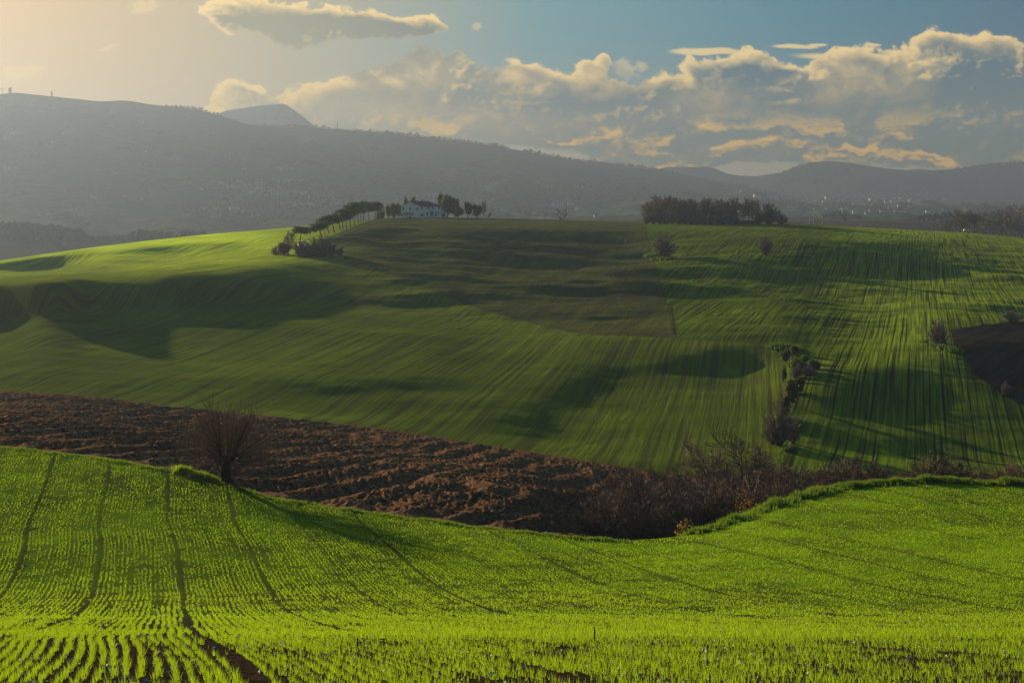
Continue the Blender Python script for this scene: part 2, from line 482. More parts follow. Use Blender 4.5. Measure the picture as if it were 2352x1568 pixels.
for i, x in enumerate(PXC):
    ye, yb, yr = edge_Y[i], bord_Y[i], ridge_Y[i]
    right = smoothstep(1150, 1500, x)
    ks = [(2.5, -1.9), (8, -3.2), (14, -4.72), (19, -6.0), (24, float(zof(1461, 24))), (29, float(zof(1452, 29))), (34, float(zof(1437, 34))), (45, float(zof(1408, 45)))]
    ks.append((55, float(zof(1352 - 14 * smoothstep(1200, 2200, x), 55))))
    if ye > 66:
        pm = edge_py[i] + (1352 - edge_py[i]) * 0.42
        ks.append((55 + (ye - 55) * 0.5, float(zof(pm, 55 + (ye - 55) * 0.5))))
    ze = float(zof(edge_py[i], ye))
    ks.append((ye, ze))
    zb = float(zof(bord_py[i], yb))
    # gully behind the crest on the right
    yg = ye + 34
    zg = ze + (zb - ze) * (yg - ye) / (yb - ye)
    zg = zg * (1 - right) + right * min(zg, float(zof(edge_py[i] + 8, yg)) - 1.2)
    ks.append((ye + 6, ze + (zg - ze) * 0.2 - 0.15))
    ks.append((yg, zg))
    ks.append((0.5 * (yg + yb), 0.5 * (zg + zb) - 0.4))
    Yk = np.array([k[0] for k in ks])
    Zk = np.array([k[1] for k in ks])
    zr = float(zof(ridge_py[i], yr))
    back = [(yr + 25, zr - 1.6), (yr + 70, zr - 7), (yr + 180, zr - 22)]
    # far land
    cl, cly = crestL[i], crestL_Y[i]
    lf = smoothstep(1500, 500, x)
    y1 = 1250.0
    z1 = float(zof(600, y1)) * lf + float(zof(535, y1)) * (1 - lf)
    y2 = 1560.0
    z2 = float(zof(546, y2)) * lf + float(zof(508, y2)) * (1 - lf)
    y3 = 2000.0
    z3 = float(zof(528 * lf + 499 * (1 - lf), y3))
    y4 = 2700.0
    p4 = 440 * lf + 488 * (1 - lf)
    p4 = p4 + (cl - 213) * 0.12 * lf
    y5 = 3300.0
    wL = smoothstep(1950, 1650, x)
    p5 = (cl + (p4 - cl) * 0.45) * wL + 474 * (1 - wL)
    p6 = cl * wL + 456 * (1 - wL)
    far = [(y1, z1), (y2, z2), (y3, z3), (y4, float(zof(p4, y4))), (y5, float(zof(p5, y5))), (cly, float(zof(p6, cly)))]
    z6 = far[-1][1]
    far += [(cly + 350, z6 - 50 * wL - 5), (4250 + max(0, cly - 3900) * 1.0, float(zof(crestR[i] + 26, 4250))), (4800, float(zof(crestR[i], 4800))), (4900, float(zof(crestR[i], 4800)) - 14),
            (4960, float(zof(crestF[i] + 14, 4960))), (5050, float(zof(crestF[i], 5050))), (5300, float(zof(crestF[i], 5050)) * .8 - 40), (6200, -60)]
    far = [k for k in far]
    Ya = np.concatenate([Yk, Yhill[:, i], [k[0] for k in back], [k[0] for k in far]])
    Za = np.concatenate([Zk, Zhill[:, i], [k[1] for k in back], [k[1] for k in far]])
    HT[i] = np.interp(YY, Ya, Za)

# smooth the near and the far knots, keep the painted hill crisp
sm = gsm(HT, 4, 1)
near = smoothstep(math.log(60), math.log(70), LY)[None, :]
kf = smoothstep(6.95, 7.15, LY)[None, :]
nearw = 1 - smoothstep(math.log(66), math.log(74), LY)[None, :]
smn = gsm(HT, 26, 1)
HT = HT * (1 - nearw) * (1 - kf) + smn * nearw + sm * kf
HT = np.where((1 - nearw) * (1 - kf) > 0.999, gsm(HT, 2.0, 1), HT)
# relief of the far slopes (spurs and gullies), fading towards the crests
AA, LL = np.meshgrid(A * 3267, LY, indexing='ij')
cr = np.exp(-((LL - np.log(crestL_Y)[:, None]) / 0.10) ** 2)
rel = fbm(AA / 110, LL * 9, 5, 77) * smoothstep(7.3, 7.7, LL) * (1 - cr * .95) * (1 - smoothstep(8.3, 8.4, LL) * .5)
crR = np.exp(-((LL - math.log(4800)) / 0.03) ** 2) + np.exp(-((LL - math.log(5050)) / 0.03) ** 2)
HT = HT + rel * np.exp(LL) * 0.0075 * (1 - np.clip(crR, 0, 1))


print('T terrain', _tm.time() - _T0)


def Hz(X, Y):
    """ground height at world X, Y"""
    X = np.asarray(X, float)
    Y = np.asarray(Y, float)
    ci = ((X / Y * F + CX) - PXC[0]) / 6.0
    ri = (np.log(Y) - LY[0]) / (LY[1] - LY[0])
    ci = np.clip(ci, 0, len(PXC) - 1.001)
    ri = np.clip(ri, 0, NL - 1.001)
    c0_ = ci.astype(int)
    r0_ = ri.astype(int)
    fc = ci - c0_
    fr = ri - r0_
    return ((HT[c0_, r0_] * (1 - fr) + HT[c0_, r0_ + 1] * fr) * (1 - fc) + (HT[c0_ + 1, r0_] * (1 - fr) + HT[c0_ + 1, r0_ + 1] * fr) * fc)


def at(px, Y, dz=0.0):
    X = (px - CX) / F * Y
    return (float(X), float(Y), float(Hz(X, Y)) + dz)


def hit(px, py, ymin, ymax=6000):
    """first distance beyond ymin where the ground is seen at frame row py"""
    Ys = np.exp(np.linspace(math.log(ymin), math.log(ymax), 1500))
    X = (px - CX) / F * Ys
    rows = HY - Hz(X, Ys) * F / Ys
    ok = np.where(rows <= py)[0]
    return float(Ys[ok[0]]) if len(ok) else float(Ys[np.argmin(rows)])


# ------------------------------------------------------------------ mesh + material helpers
COL = sc.collection


def mesh_np(name, V, Q=None, T=None, mats=(), smooth=False, attrs=None, midx=None):
    V = np.asarray(V, np.float32).reshape(-1, 3)
    me = bpy.data.meshes.new(name)
    me.vertices.add(len(V))
    me.vertices.foreach_set('co', V.ravel())
    fs = []
    tot = []
    if Q is not None and len(Q):
        Q = np.asarray(Q, np.int32).reshape(-1, 4)
        fs.append(Q.ravel())
        tot.append(np.full(len(Q), 4, np.int32))
    if T is not None and len(T):
        T = np.asarray(T, np.int32).reshape(-1, 3)
        fs.append(T.ravel())
        tot.append(np.full(len(T), 3, np.int32))
    loops = np.concatenate(fs)
    tot = np.concatenate(tot)
    st = np.concatenate([[0], np.cumsum(tot)[:-1]]).astype(np.int32)
    me.loops.add(len(loops))
    me.loops.foreach_set('vertex_index', loops)
    me.polygons.add(len(tot))
    me.polygons.foreach_set('loop_start', st)
    me.polygons.foreach_set('loop_total', tot)
    if midx is not None:
        me.polygons.foreach_set('material_index', np.asarray(midx, np.int32))
    me.polygons.foreach_set('use_smooth', np.full(len(tot), bool(smooth)))
    if attrs:
        for k, (typ, arr) in attrs.items():
            a = me.attributes.new(k, typ, 'POINT')
            arr = np.asarray(arr, np.float32)
            a.data.foreach_set('color' if typ == 'FLOAT_COLOR' else ('vector' if typ == 'FLOAT_VECTOR' else 'value'), arr.ravel())
    me.update(calc_edges=True)
    for m in mats:
        me.materials.append(m)
    return me


def link(name, me, parent=None, loc=(0, 0, 0), rot=(0, 0, 0), scale=(1, 1, 1)):
    o = bpy.data.objects.new(name, me)
    COL.objects.link(o)
    if parent is not None:
        o.parent = parent
    o.location = loc
    o.rotation_euler = rot
    o.scale = scale
    return o


def tag(o, label=None, cat=None, group=None, kind=None):
    if label:
        o['label'] = label
    if cat:
        o['category'] = cat
    if group:
        o['group'] = group
    if kind:
        o['kind'] = kind
    return o


def thing(name, label, cat, loc, rz=0.0, scale=1.0, group=None):
    o = bpy.data.objects.new(name, None)
    COL.objects.link(o)
    o.location = loc
    o.rotation_euler = (0, 0, rz)
    o.scale = (scale, scale, scale) if isinstance(scale, (int, float)) else scale
    return tag(o, label, cat, group)


def new_mat(name):
    m = bpy.data.materials.new(name)
    m.use_nodes = True
    m.node_tree.nodes.clear()
    return m, m.node_tree


def out_surface(t, shader):
    o = t.nodes.new('ShaderNodeOutputMaterial')
    t.links.new(shader, o.inputs[0])
    return o


def principled(t, col, rough=0.9, spec=0.2, normal=None):
    b = t.nodes.new('ShaderNodeBsdfPrincipled')
    if isinstance(col, (tuple, list, np.ndarray)):
        b.inputs['Base Color'].default_value = tuple(float(q) for q in col[:3]) + (1,)
    else:
        t.links.new(col, b.inputs['Base Color'])
    b.inputs['Roughness'].default_value = rough
    b.inputs['Specular IOR Level'].default_value = spec
    if normal is not None:
        t.links.new(normal, b.inputs['Normal'])
    return b.outputs[0]


def noise_tex(t, vec, scale, detail=4, rough=.55, dist=0.0):
    n = t.nodes.new('ShaderNodeTexNoise')
    n.inputs['Scale'].default_value = scale
    n.inputs['Detail'].default_value = detail
    n.inputs['Roughness'].default_value = rough
    n.inputs['Distortion'].default_value = dist
    if vec is not None:
        t.links.new(vec, n.inputs['Vector'])
    return n.outputs[0]


def position(t):
    return t.nodes.new('ShaderNodeNewGeometry').outputs['Position']


def simple_mat(name, c1, c2, scale=3.0, rough=.9, spec=.15, bump=0.0, obj=False):
    m, t = new_mat(name)
    if obj:
        v = t.nodes.new('ShaderNodeTexCoord').outputs['Object']
    else:
        v = position(t)
    n = noise_tex(t, v, scale, 5)
    f = maprange(t, n, .32, .68, 0, 1)
    c = mixc(t, f, c1, c2)
    nrm = None
    if bump:
        b = t.nodes.new('ShaderNodeBump')
        b.inputs['Strength'].default_value = bump
        b.inputs['Distance'].default_value = 0.05
        t.links.new(n, b.inputs['Height'])
        nrm = b.outputs[0]
    out_surface(t, principled(t, c, rough, spec, nrm))
    return m


def leaf_mat(name, c1, c2, trans=(.1, .2, .02), scale=2.0, tf=.4, rough=.6):
    m, t = new_mat(name)
    n = noise_tex(t, position(t), scale, 3)
    f = maprange(t, n, .3, .7, 0, 1)
    c = mixc(t, f, c1, c2)
    d = principled(t, c, rough, .12)
    tr = t.nodes.new('ShaderNodeBsdfTranslucent')
    tc_ = mixc(t, f, tuple(q * .8 for q in trans), trans)
    t.links.new(tc_, tr.inputs[0])
    mx = t.nodes.new('ShaderNodeMixShader')
    mx.inputs[0].default_value = tf
    t.links.new(d, mx.inputs[1])
    t.links.new(tr.outputs[0], mx.inputs[2])
    out_surface(t, mx.outputs[0])
    return m


def attr(t, name):
    a = t.nodes.new('ShaderNodeAttribute')
    a.attribute_name = name
    return a


def vec3(t, x, y, z=0.0):
    c = t.nodes.new('ShaderNodeCombineXYZ')
    for i, v in enumerate((x, y, z)):
        if isinstance(v, (int, float)):
            c.inputs[i].default_value = v
        else:
            t.links.new(v, c.inputs[i])
    return c.outputs[0]


def bump_node(t, h, strength, dist, normal=None):
    b = t.nodes.new('ShaderNodeBump')
    b.inputs['Strength'].default_value = strength
    b.inputs['Distance'].default_value = dist
    t.links.new(h, b.inputs['Height'])
    if normal is not None:
        t.links.new(normal, b.inputs['Normal'])
    return b.outputs[0]


def crop_mat(name, green, green2, soil, row_m, amount, fine, trans=(.12, .22, .02), patch=.5, nap=.03):
    """young cereal in drill rows: rowc = metres across the rows, alongc = metres along them"""
    m, t = new_mat(name)
    rc = attr(t, 'rowc').outputs['Fac']
    al = attr(t, 'alongc').outputs['Fac']
    v1 = vec3(t, math_node(t, 'MULTIPLY', rc, 1.0 / row_m), math_node(t, 'MULTIPLY', al, 0.014))
    n1 = noise_tex(t, v1, 1.0, 3, .6)                      # bands of several rows
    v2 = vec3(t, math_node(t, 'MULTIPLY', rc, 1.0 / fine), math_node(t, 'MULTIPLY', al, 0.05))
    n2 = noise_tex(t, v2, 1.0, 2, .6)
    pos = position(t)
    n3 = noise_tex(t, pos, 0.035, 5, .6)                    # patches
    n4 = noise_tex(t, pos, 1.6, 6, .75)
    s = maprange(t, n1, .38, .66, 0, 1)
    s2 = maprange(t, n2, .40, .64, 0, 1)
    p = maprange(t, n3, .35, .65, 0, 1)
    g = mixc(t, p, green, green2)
    g = mixc(t, attr(t, 'sunlit').outputs['Fac'], g, (.37, .53, .016))
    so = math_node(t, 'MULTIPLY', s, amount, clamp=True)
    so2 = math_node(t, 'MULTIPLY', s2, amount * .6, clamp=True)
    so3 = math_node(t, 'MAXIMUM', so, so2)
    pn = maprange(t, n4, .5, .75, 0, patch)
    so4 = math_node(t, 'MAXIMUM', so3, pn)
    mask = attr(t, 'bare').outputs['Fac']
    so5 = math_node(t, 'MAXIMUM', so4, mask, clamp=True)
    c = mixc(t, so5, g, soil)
    hgt = math_node(t, 'ADD', math_node(t, 'MULTIPLY', n1, -0.5), math_node(t, 'ADD', math_node(t, 'MULTIPLY', n2, -0.35), math_node(t, 'MULTIPLY', n4, 0.55)))
    nr = bump_node(t, hgt, 1.0, 0.45 * row_m ** .5)
    d = t.nodes.new('ShaderNodeBsdfDiffuse')
    t.links.new(c, d.inputs[0])
    t.links.new(nr, d.inputs['Normal'])
    # standing blades glow softly against low light, like the pile of velvet, strongest where sunlight is painted in
    sh = t.nodes.new('ShaderNodeBsdfSheen')
    sh.inputs['Roughness'].default_value = .55
    sf = math_node(t, 'MULTIPLY_ADD', attr(t, 'sunlit').outputs['Fac'], .72 if nap else 0.0, nap)
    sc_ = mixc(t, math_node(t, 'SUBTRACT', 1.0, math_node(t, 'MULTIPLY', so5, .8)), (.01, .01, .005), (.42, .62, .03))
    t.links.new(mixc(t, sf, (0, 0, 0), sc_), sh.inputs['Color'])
    aa = t.nodes.new('ShaderNodeAddShader')
    t.links.new(d.outputs[0], aa.inputs[0])
    t.links.new(sh.outputs[0], aa.inputs[1])
    out_surface(t, aa.outputs[0])
    return m


def obj_grid(name, Xg, Yg, Zg, mat, attrs=None, smooth=True):
    n, m_ = Xg.shape
    V = np.stack([Xg, Yg, Zg], -1).reshape(-1, 3)
    idx = np.arange(n * m_).reshape(n, m_)
    Q = np.stack([idx[:-1, :-1], idx[:-1, 1:], idx[1:, 1:], idx[1:, :-1]], -1).reshape(-1, 4)
    # make faces point up
    e1 = V[Q[0, 1]] - V[Q[0, 0]]
    e2 = V[Q[0, 3]] - V[Q[0, 0]]
    if np.cross(e1, e2)[2] < 0:
        Q = Q[:, ::-1]
    me = mesh_np(name, V, Q, None, [mat], smooth, attrs)
    return me


def rowcoords(X, Y, az):
    a = math.radians(az)
    return X * math.cos(a) - Y * math.sin(a), X * math.sin(a) + Y * math.cos(a)


# ------------------------------------------------------------------ near field (soil sheet under the drilled wheat)
ROW_AZ = -14.5
cols = np.arange(-700, 3060, 8.0)
ac = (cols - CX) / F
eY = np.interp(cols, PXC, edge_Y)
ts = np.linspace(0, 1, 360)
Yg = np.exp(math.log(3.0) + (np.log(eY)[None, :] - math.log(3.0)) * ts[:, None])
Xg = ac[None, :] * Yg
Zg = Hz(Xg, Yg)
rc, al = rowcoords(Xg, Yg, ROW_AZ)
Zg = Zg + 0.02 * fbm(Xg * 2.2, Yg * 2.2, 3, 3)
m, t = new_mat('near_field_soil')
pos = position(t)
n = noise_tex(t, pos, 9.0, 6, .65)
n2 = noise_tex(t, pos, 0.12, 4, .6)
dist = attr(t, 'green').outputs['Fac']
soilc = mixc(t, maprange(t, n, .35, .7, 0, 1), (.012, .010, .008), (.052, .038, .028))
grn = mixc(t, maprange(t, n2, .35, .65, 0, 1), (.135, .270, .005), (.185, .345, .006))
gm = math_node(t, 'MULTIPLY', dist, maprange(t, n, .25, .5, .55, 1))
cc = mixc(t, gm, soilc, grn)
df = t.nodes.new('ShaderNodeBsdfDiffuse')
t.links.new(cc, df.inputs[0])
t.links.new(bump_node(t, n, .9, .06), df.inputs['Normal'])
out_surface(t, df.outputs[0])
fr = np.mod(rc / 0.16, 1.0)
rc = rc - .45 * fbm(al / 22, al * 0 + 3.3, 3, 9)
tram = np.abs(np.mod(rc / 3.2 - 7.4 / 20 + .5, 1.0) - .5) * 3.2
green = smoothstep(26, 70, Yg) * (0.62 + .3 * smoothstep(-4, 18, Xg)) * (1 - .85 * (.15 + .85 * _TAB[np.floor(rc / 3.2 - 7.4 / 20 + .5).astype(int) & 511, 9]) * np.exp(-(tram / .15) ** 2)) * (.75 + .5 * fbm(Xg / 3, Yg / 3, 3, 71))
me = obj_grid('near_field', Xg, Yg, Zg, m, {'green': ('FLOAT', green.ravel())})
tag(link('near_field', me), kind='structure')

# ------------------------------------------------------------------ ploughed field
cols = np.concatenate([np.arange(-700, -20, 12.0), np.arange(-20, 1900, 2.6), np.arange(1900, 3060, 12.0)])
eY = np.interp(cols, PXC, edge_Y)
bY = np.interp(cols, PXC, bord_Y)
ac = (cols - CX) / F
ts = np.linspace(0, 1, 300)
Yg = np.exp(np.log(eY)[None, :] + (np.log(bY) - np.log(eY))[None, :] * ts[:, None])
Xg = ac[None, :] * Yg
Zg = Hz(Xg, Yg)
r1, a1 = rowcoords(Xg, Yg, 11.0)
wob = fbm(Xg / 14, Yg / 14, 3, 8) * 2.5
clod = (1 - np.abs(fbm(Xg * 1.7, Yg * .42, 4, 31, .6)) * 2.2)
fur = np.sin((r1 + wob) * 2 * math.pi / 3.3)
wheel = np.exp(-((np.mod(r1 + wob * .6, 11.0) - 5.5) / .45) ** 2)
edgef = np.minimum(1, ts[:, None] * 14) * np.minimum(1, (1 - ts[:, None]) * 40)
Zg = Zg + edgef * (0.27 * (clod - .45) * (.55 + .9 * np.clip(fbm(Xg / 6, Yg / 6, 3, 55) + .4, 0, 1.2)) * (1 - wheel * .8) + 0.32 * fur * (.5 + .5 * fbm(Xg / 9, Yg / 9, 2, 4)) - 0.12 * wheel + 0.10 * fbm(Xg / 3.0, Yg / 7.0, 3, 61))
m, t = new_mat('ploughed_soil')
pos = position(t)
na = noise_tex(t, pos, 2.2, 6, .65)
nb = noise_tex(t, pos, .05, 4, .6)
nc = noise_tex(t, pos, 7.0, 4, .6)
base = mixc(t, maprange(t, na, .35, .65, 0, 1), (.014, .009, .007), (.27, .150, .085))
base = mixc(t, maprange(t, nb, .35, .65, 0, .45), base, (.075, .045, .026))
margin = attr(t, 'margin').outputs['Fac']
base = mixc(t, attr(t, 'dip_shade').outputs['Fac'], base, (.016, .012, .010))  # shade towards the dip on the right, painted in as darker soil
base = mixc(t, margin, base, (.30, .175, .115))
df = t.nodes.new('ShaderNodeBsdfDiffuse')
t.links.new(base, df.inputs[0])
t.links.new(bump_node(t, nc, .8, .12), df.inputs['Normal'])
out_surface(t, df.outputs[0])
margin = np.exp(-ts[:, None] / .03) * (cols[None, :] > -800) * .8
me = obj_grid('ploughed_field', Xg, Yg, Zg, m, {'margin': ('FLOAT', (margin + 0 * Xg).ravel()), 'dip_shade': ('FLOAT', np.clip(.62 * smoothstep(-6, 14, Xg - (Yg - 100) * .12 + 8 * fbm(Xg / 18, Yg / 18, 4, 88)), 0, 1).ravel())})
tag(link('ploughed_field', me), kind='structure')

# ------------------------------------------------------------------ main hill, split into its fields
cols = np.concatenate([np.arange(-700, -30, 14.0), np.arange(-30, 2382, 4.0), np.arange(2382, 3060, 14.0)])
fi = np.interp(cols, PXC, np.arange(len(PXC)))
i0 = np.clip(fi.astype(int), 0, len(PXC) - 2)
ff = fi - i0
Yh = Yhill[:, i0] * (1 - ff) + Yhill[:, i0 + 1] * ff
yr = np.interp(cols, PXC, ridge_Y)
ext = np.array([12, 30, 60, 110, 180.])
Yb_ = np.concatenate([Yh, yr[None, :] + ext[:, None]], 0)
ac = (cols - CX) / F
Xb_ = ac[None, :] * Yb_
Zb_ = Hz(Xb_, Yb_)
tqe = np.concatenate([tq, np.ones(5)])[:, None]
fw = smoothstep(0, .06, tqe) * smoothstep(1.0, .90, tqe)
cxw = cols[None, :]
rough = .55 + .75 * smoothstep(.45, .7, tqe) * smoothstep(750, 1000, cxw)
Zb_ += fw * rough * (1.15 * fbm(Xb_ / 52, Yb_ / 28, 5, 12, .55) + 1.1 * smoothstep(.35, .6, tqe) * smoothstep(780, 950, cxw) * smoothstep(1620, 1450, cxw) * fbm(Xb_ / 70, Yb_ / 17, 4, 52, .5) + .10 * fbm(Xb_ / 5, Yb_ / 8, 3, 13))
PYm = np.concatenate([HY + F * (-Zb_[:NP] / Yb_[:NP]), np.full((5, len(cols)), 400.0)], 0)
PXm = np.repeat(cols[None, :], len(Yb_), 0)


def left_of(xs, pts):
    """x of a boundary line at row y"""
    pts = np.array(sorted(pts, key=lambda q: q[1]), float)
    return np.interp(xs, pts[:, 1], pts[:, 0])


# centres
cx_ = 0.25 * (PXm[:-1, :-1] + PXm[1:, :-1] + PXm[:-1, 1:] + PXm[1:, 1:])
cy_ = 0.25 * (PYm[:-1, :-1] + PYm[1:, :-1] + PYm[:-1, 1:] + PYm[1:, 1:])
path_y = np.interp(cx_, [700, 790, 870, 960, 1080, 1250, 1330, 1480, 1560, 1700, 1790, 1830], [560, 592, 618, 655, 702, 748, 764, 772, 775, 783, 789, 792])
drive_x = left_of(cy_, [(875, 400), (868, 503), (830, 515), (770, 540), (720, 560), (700, 575), (790, 592)])
line2 = left_of(cy_, [(1480, 400), (1482, 515), (1500, 600), (1530, 690), (1556, 775)])
creek_x = left_of(cy_, [(1800, 785), (1822, 830), (1815, 900), (1800, 960), (1790, 1030), (1800, 1100)])
pl_y = np.interp(cx_, [2150, 2190, 2260, 2352, 2500, 3060], [770, 757, 746, 738, 725, 700])
pl_x = left_of(cy_, [(2180, 750), (2190, 785), (2240, 860), (2300, 905), (2400, 960), (2700, 1090)])
reg = np.zeros(cx_.shape, int)                       # 0 green field left and middle
fallow = (cx_ > drive_x) & (cy_ < path_y) & (cx_ < line2) & (cx_ < 1850)
reg[fallow] = 1
rightf = ((cx_ >= line2) & (cy_ < np.maximum(path_y, 0) + 0) & (cx_ > 1470)) | ((cx_ > creek_x) & (cy_ >= 780))
reg[rightf] = 2
reg[(cx_ > pl_x) & (cy_ > pl_y)] = 3
names = {0: ('green_field', 10.0), 1: ('fallow_field', 12.0), 2: ('striped_field', 16.0), 3: ('dark_ploughed_field', 30.0)}
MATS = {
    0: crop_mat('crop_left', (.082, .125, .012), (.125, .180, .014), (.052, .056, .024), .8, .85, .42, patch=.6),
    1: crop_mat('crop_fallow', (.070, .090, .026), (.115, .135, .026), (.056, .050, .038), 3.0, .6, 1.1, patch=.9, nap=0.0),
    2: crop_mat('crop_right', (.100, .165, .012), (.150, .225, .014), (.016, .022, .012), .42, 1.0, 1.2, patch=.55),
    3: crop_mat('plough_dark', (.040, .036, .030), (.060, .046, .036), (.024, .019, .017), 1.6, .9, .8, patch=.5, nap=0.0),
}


def seg_d(PX_, PY_, pts, hw, asp=1.0):
    d2 = np.full(PX_.shape, 1e9)
    for (x0, y0), (x1, y1) in zip(pts[:-1], pts[1:]):
        ax, ay = (x1 - x0), y1 - y0
        bx, by = (PX_ - x0), PY_ - y0
        t_ = np.clip((bx * ax + by * ay) / (ax * ax + ay * ay + 1e-9), 0, 1)
        d2 = np.minimum(d2, (bx - t_ * ax) ** 2 + (by - t_ * ay) ** 2)
    return np.exp(-d2 / (hw * hw))


bare = np.zeros(PXm.shape)
for pts, hw, a in [([(1480, 515), (1500, 600), (1530, 690), (1548, 768)], 3.0, .8), ([(1542, 705), (1552, 768)], 4.5, 1.0),
                   ([(1080, 702), (1250, 748), (1330, 764), (1480, 772), (1700, 784), (1800, 792)], 3.2, .8),
                   ([(2158, 560), (2150, 600), (2148, 640)], 3.5, .9), ([(1868, 665), (1850, 720), (1828, 785)], 3, .9),
                   ([(2352, 860 + 70), (2240, 862), (2190, 800)], 3, .6), ([(1545, 905), (1440, 960), (1380, 1010), (1290, 1035)], 2.2, .8),
                   ([(1180, 760), (1060, 830), (960, 900), (900, 950)], 2.2, .5), ([(1010, 720), (900, 790), (760, 880)], 2.0, .35),
                   ([(1320, 770), (1270, 860), (1200, 1000)], 2.5, .5), ([(700, 575), (770, 540), (830, 515), (868, 504)], 2.6, .9), ([(712, 580), (782, 545), (842, 520), (880, 508)], 2.4, .9)]:
    bare = np.maximum(bare, a * seg_d(PXm, PYm, pts, hw))
sunlit = .85 * smoothstep(655, 560, PYm + (PXm - 300) * .03) * smoothstep(900, 500, PXm) * (.75 + .4 * fbm(PXm / 160, PYm / 12, 3, 93)) + .13 * smoothstep(900, 780, PYm) * smoothstep(1850, 2000, PXm)  # sunlight on the upper-left slope painted in as brighter crop, fainter at right
sunlit = sunlit * (1 - smoothstep(-14, 0, PXm - left_of(PYm, [(2180, 750), (2190, 785), (2240, 860), (2300, 905), (2400, 960), (2700, 1090)])) * (PYm > np.interp(PXm, [2150, 2190, 2260, 2352, 2500, 3060], [770, 757, 746, 738, 725, 700]) - 2))
Vall = np.stack([Xb_, Yb_, Zb_], -1).reshape(-1, 3)
idx = np.arange(PXm.size).reshape(PXm.shape)
Qall = np.stack([idx[:-1, :-1], idx[:-1, 1:], idx[1:, 1:], idx[1:, :-1]], -1).reshape(-1, 4)
for k, (nm, az) in names.items():
    q = Qall[reg.ravel() == k]
    u, inv = np.unique(q, return_inverse=True)
    V = Vall[u]
    if k in (0, 2):
        azv = az
    rc, al = rowcoords(V[:, 0], V[:, 1], az)
    me = mesh_np(nm, V, inv.reshape(-1, 4), None, [MATS[k]], True, {'rowc': ('FLOAT', rc), 'alongc': ('FLOAT', al), 'bare': ('FLOAT', bare.ravel()[u]), 'sunlit': ('FLOAT', np.clip(sunlit, 0, 1).ravel()[u])})
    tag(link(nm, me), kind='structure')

# ------------------------------------------------------------------ far land
cols = np.concatenate([np.arange(-700, -30, 16.0), np.arange(-30, 2382, 5.0), np.arange(2382, 3060, 16.0)])
ac = (cols - CX) / F
yr = np.interp(cols, PXC, ridge_Y)
m, t = new_mat('far_land')
pos = position(t)
na = noise_tex(t, pos, .0030, 5, .6)
nb = noise_tex(t, pos, .012, 5, .6)
nc = noise_tex(t, pos, .05, 4, .6)
vor = t.nodes.new('ShaderNodeTexVoronoi')
vor.inputs['Scale'].default_value = .0060
t.links.new(pos, vor.inputs['Vector'])
fieldc = mixc(t, maprange(t, na, .35, .65, 0, 1), (.040, .066, .022), (.080, .074, .042))
sepc = t.nodes.new('ShaderNodeSeparateColor')
t.links.new(vor.outputs['Color'], sepc.inputs[0])
fieldc = mixc(t, maprange(t, sepc.outputs[0], .2, .9, 0, .8, False), fieldc, (.036, .074, .022))
fieldc = mixc(t, maprange(t, sepc.outputs[1], .6, 1., 0, .7, False), fieldc, (.085, .070, .052))
wood = math_node(t, 'MAXIMUM', maprange(t, nb, .50, .58, 0, 1), attr(t, 'wood').outputs['Fac'], clamp=True)
woodc = mixc(t, maprange(t, nc, .35, .65, 0, 1), (.018, .024, .014), (.045, .045, .026))
c = mixc(t, wood, fieldc, woodc)
c = mixc(t, attr(t, 'brown').outputs['Fac'], c, mixc(t, maprange(t, nb, .4, .6, 0, 1), (.038, .028, .023), (.060, .044, .034)))
df = t.nodes.new('ShaderNodeBsdfDiffuse')
t.links.new(c, df.inputs[0])
t.links.new(bump_node(t, nc, .35, 3.0), df.inputs['Normal'])
out_surface(t, df.outputs[0])
MFAR = m


def far_piece(nm, y0, y1, n, wood_fn):
    y0 = y0 + 0 * cols
    y1 = y1 + 0 * cols
    ts_ = np.linspace(0, 1, n)
    Yg_ = np.exp(np.log(y0)[None, :] + (np.log(y1) - np.log(y0))[None, :] * ts_[:, None])
    Xg_ = ac[None, :] * Yg_
    Zg_ = Hz(Xg_, Yg_)
    wd = wood_fn(np.repeat(cols[None, :], n, 0), Yg_)
    me_ = obj_grid(nm, Xg_, Yg_, Zg_, MFAR, {'wood': ('FLOAT', wd.ravel()), 'brown': ('FLOAT', (smoothstep(1575, 1545, Yg_) * .9).ravel())})
    tag(link(nm, me_), kind='structure')


cLY = np.interp(cols, PXC, crestL_Y)
far_piece('valley_floor', yr + 180, 1560 + 0 * cols, 60, lambda x, y: 0 * x)
far_piece('hillside', 1560 + 0 * cols, cLY + 350, 220, lambda x, y: smoothstep(-.22, -.02, np.log(y / np.interp(x, PXC, crestL_Y))) * smoothstep(250, 500, x))
far_piece('distant_hills', cLY + 350, 4900 + 0 * cols, 120, lambda x, y: smoothstep(4300, 4600, y))
far_piece('mountain', 4900 + 0 * cols, 6100 + 0 * cols, 120, lambda x, y: smoothstep(900, 1400, x) * .8)

# ------------------------------------------------------------------ haze
HAZE = 2.2e-4
V = np.array([(x, y, z) for x in (-7000, 7000) for y in (-300, 6180) for z in (-90, 376)], float)
Q = [(0, 1, 3, 2), (4, 6, 7, 5), (0, 4, 5, 1), (2, 3, 7, 6), (0, 2, 6, 4), (1, 5, 7, 3)]
m, t = new_mat('haze_air')
vols = []
for share, vcol, aniso in ((.19, (.86, .69, .30), .62), (.81, (.112, .255, .53), .0)):
    pv = t.nodes.new('ShaderNodeVolumePrincipled')
    pv.inputs['Density'].default_value = HAZE * share
    pv.inputs['Color'].default_value = vcol + (1,)
    pv.inputs['Anisotropy'].default_value = aniso
    vols.append(pv.outputs[0])
ad = t.nodes.new('ShaderNodeAddShader')
t.links.new(vols[0], ad.inputs[0])
t.links.new(vols[1], ad.inputs[1])
o_ = t.nodes.new('ShaderNodeOutputMaterial')
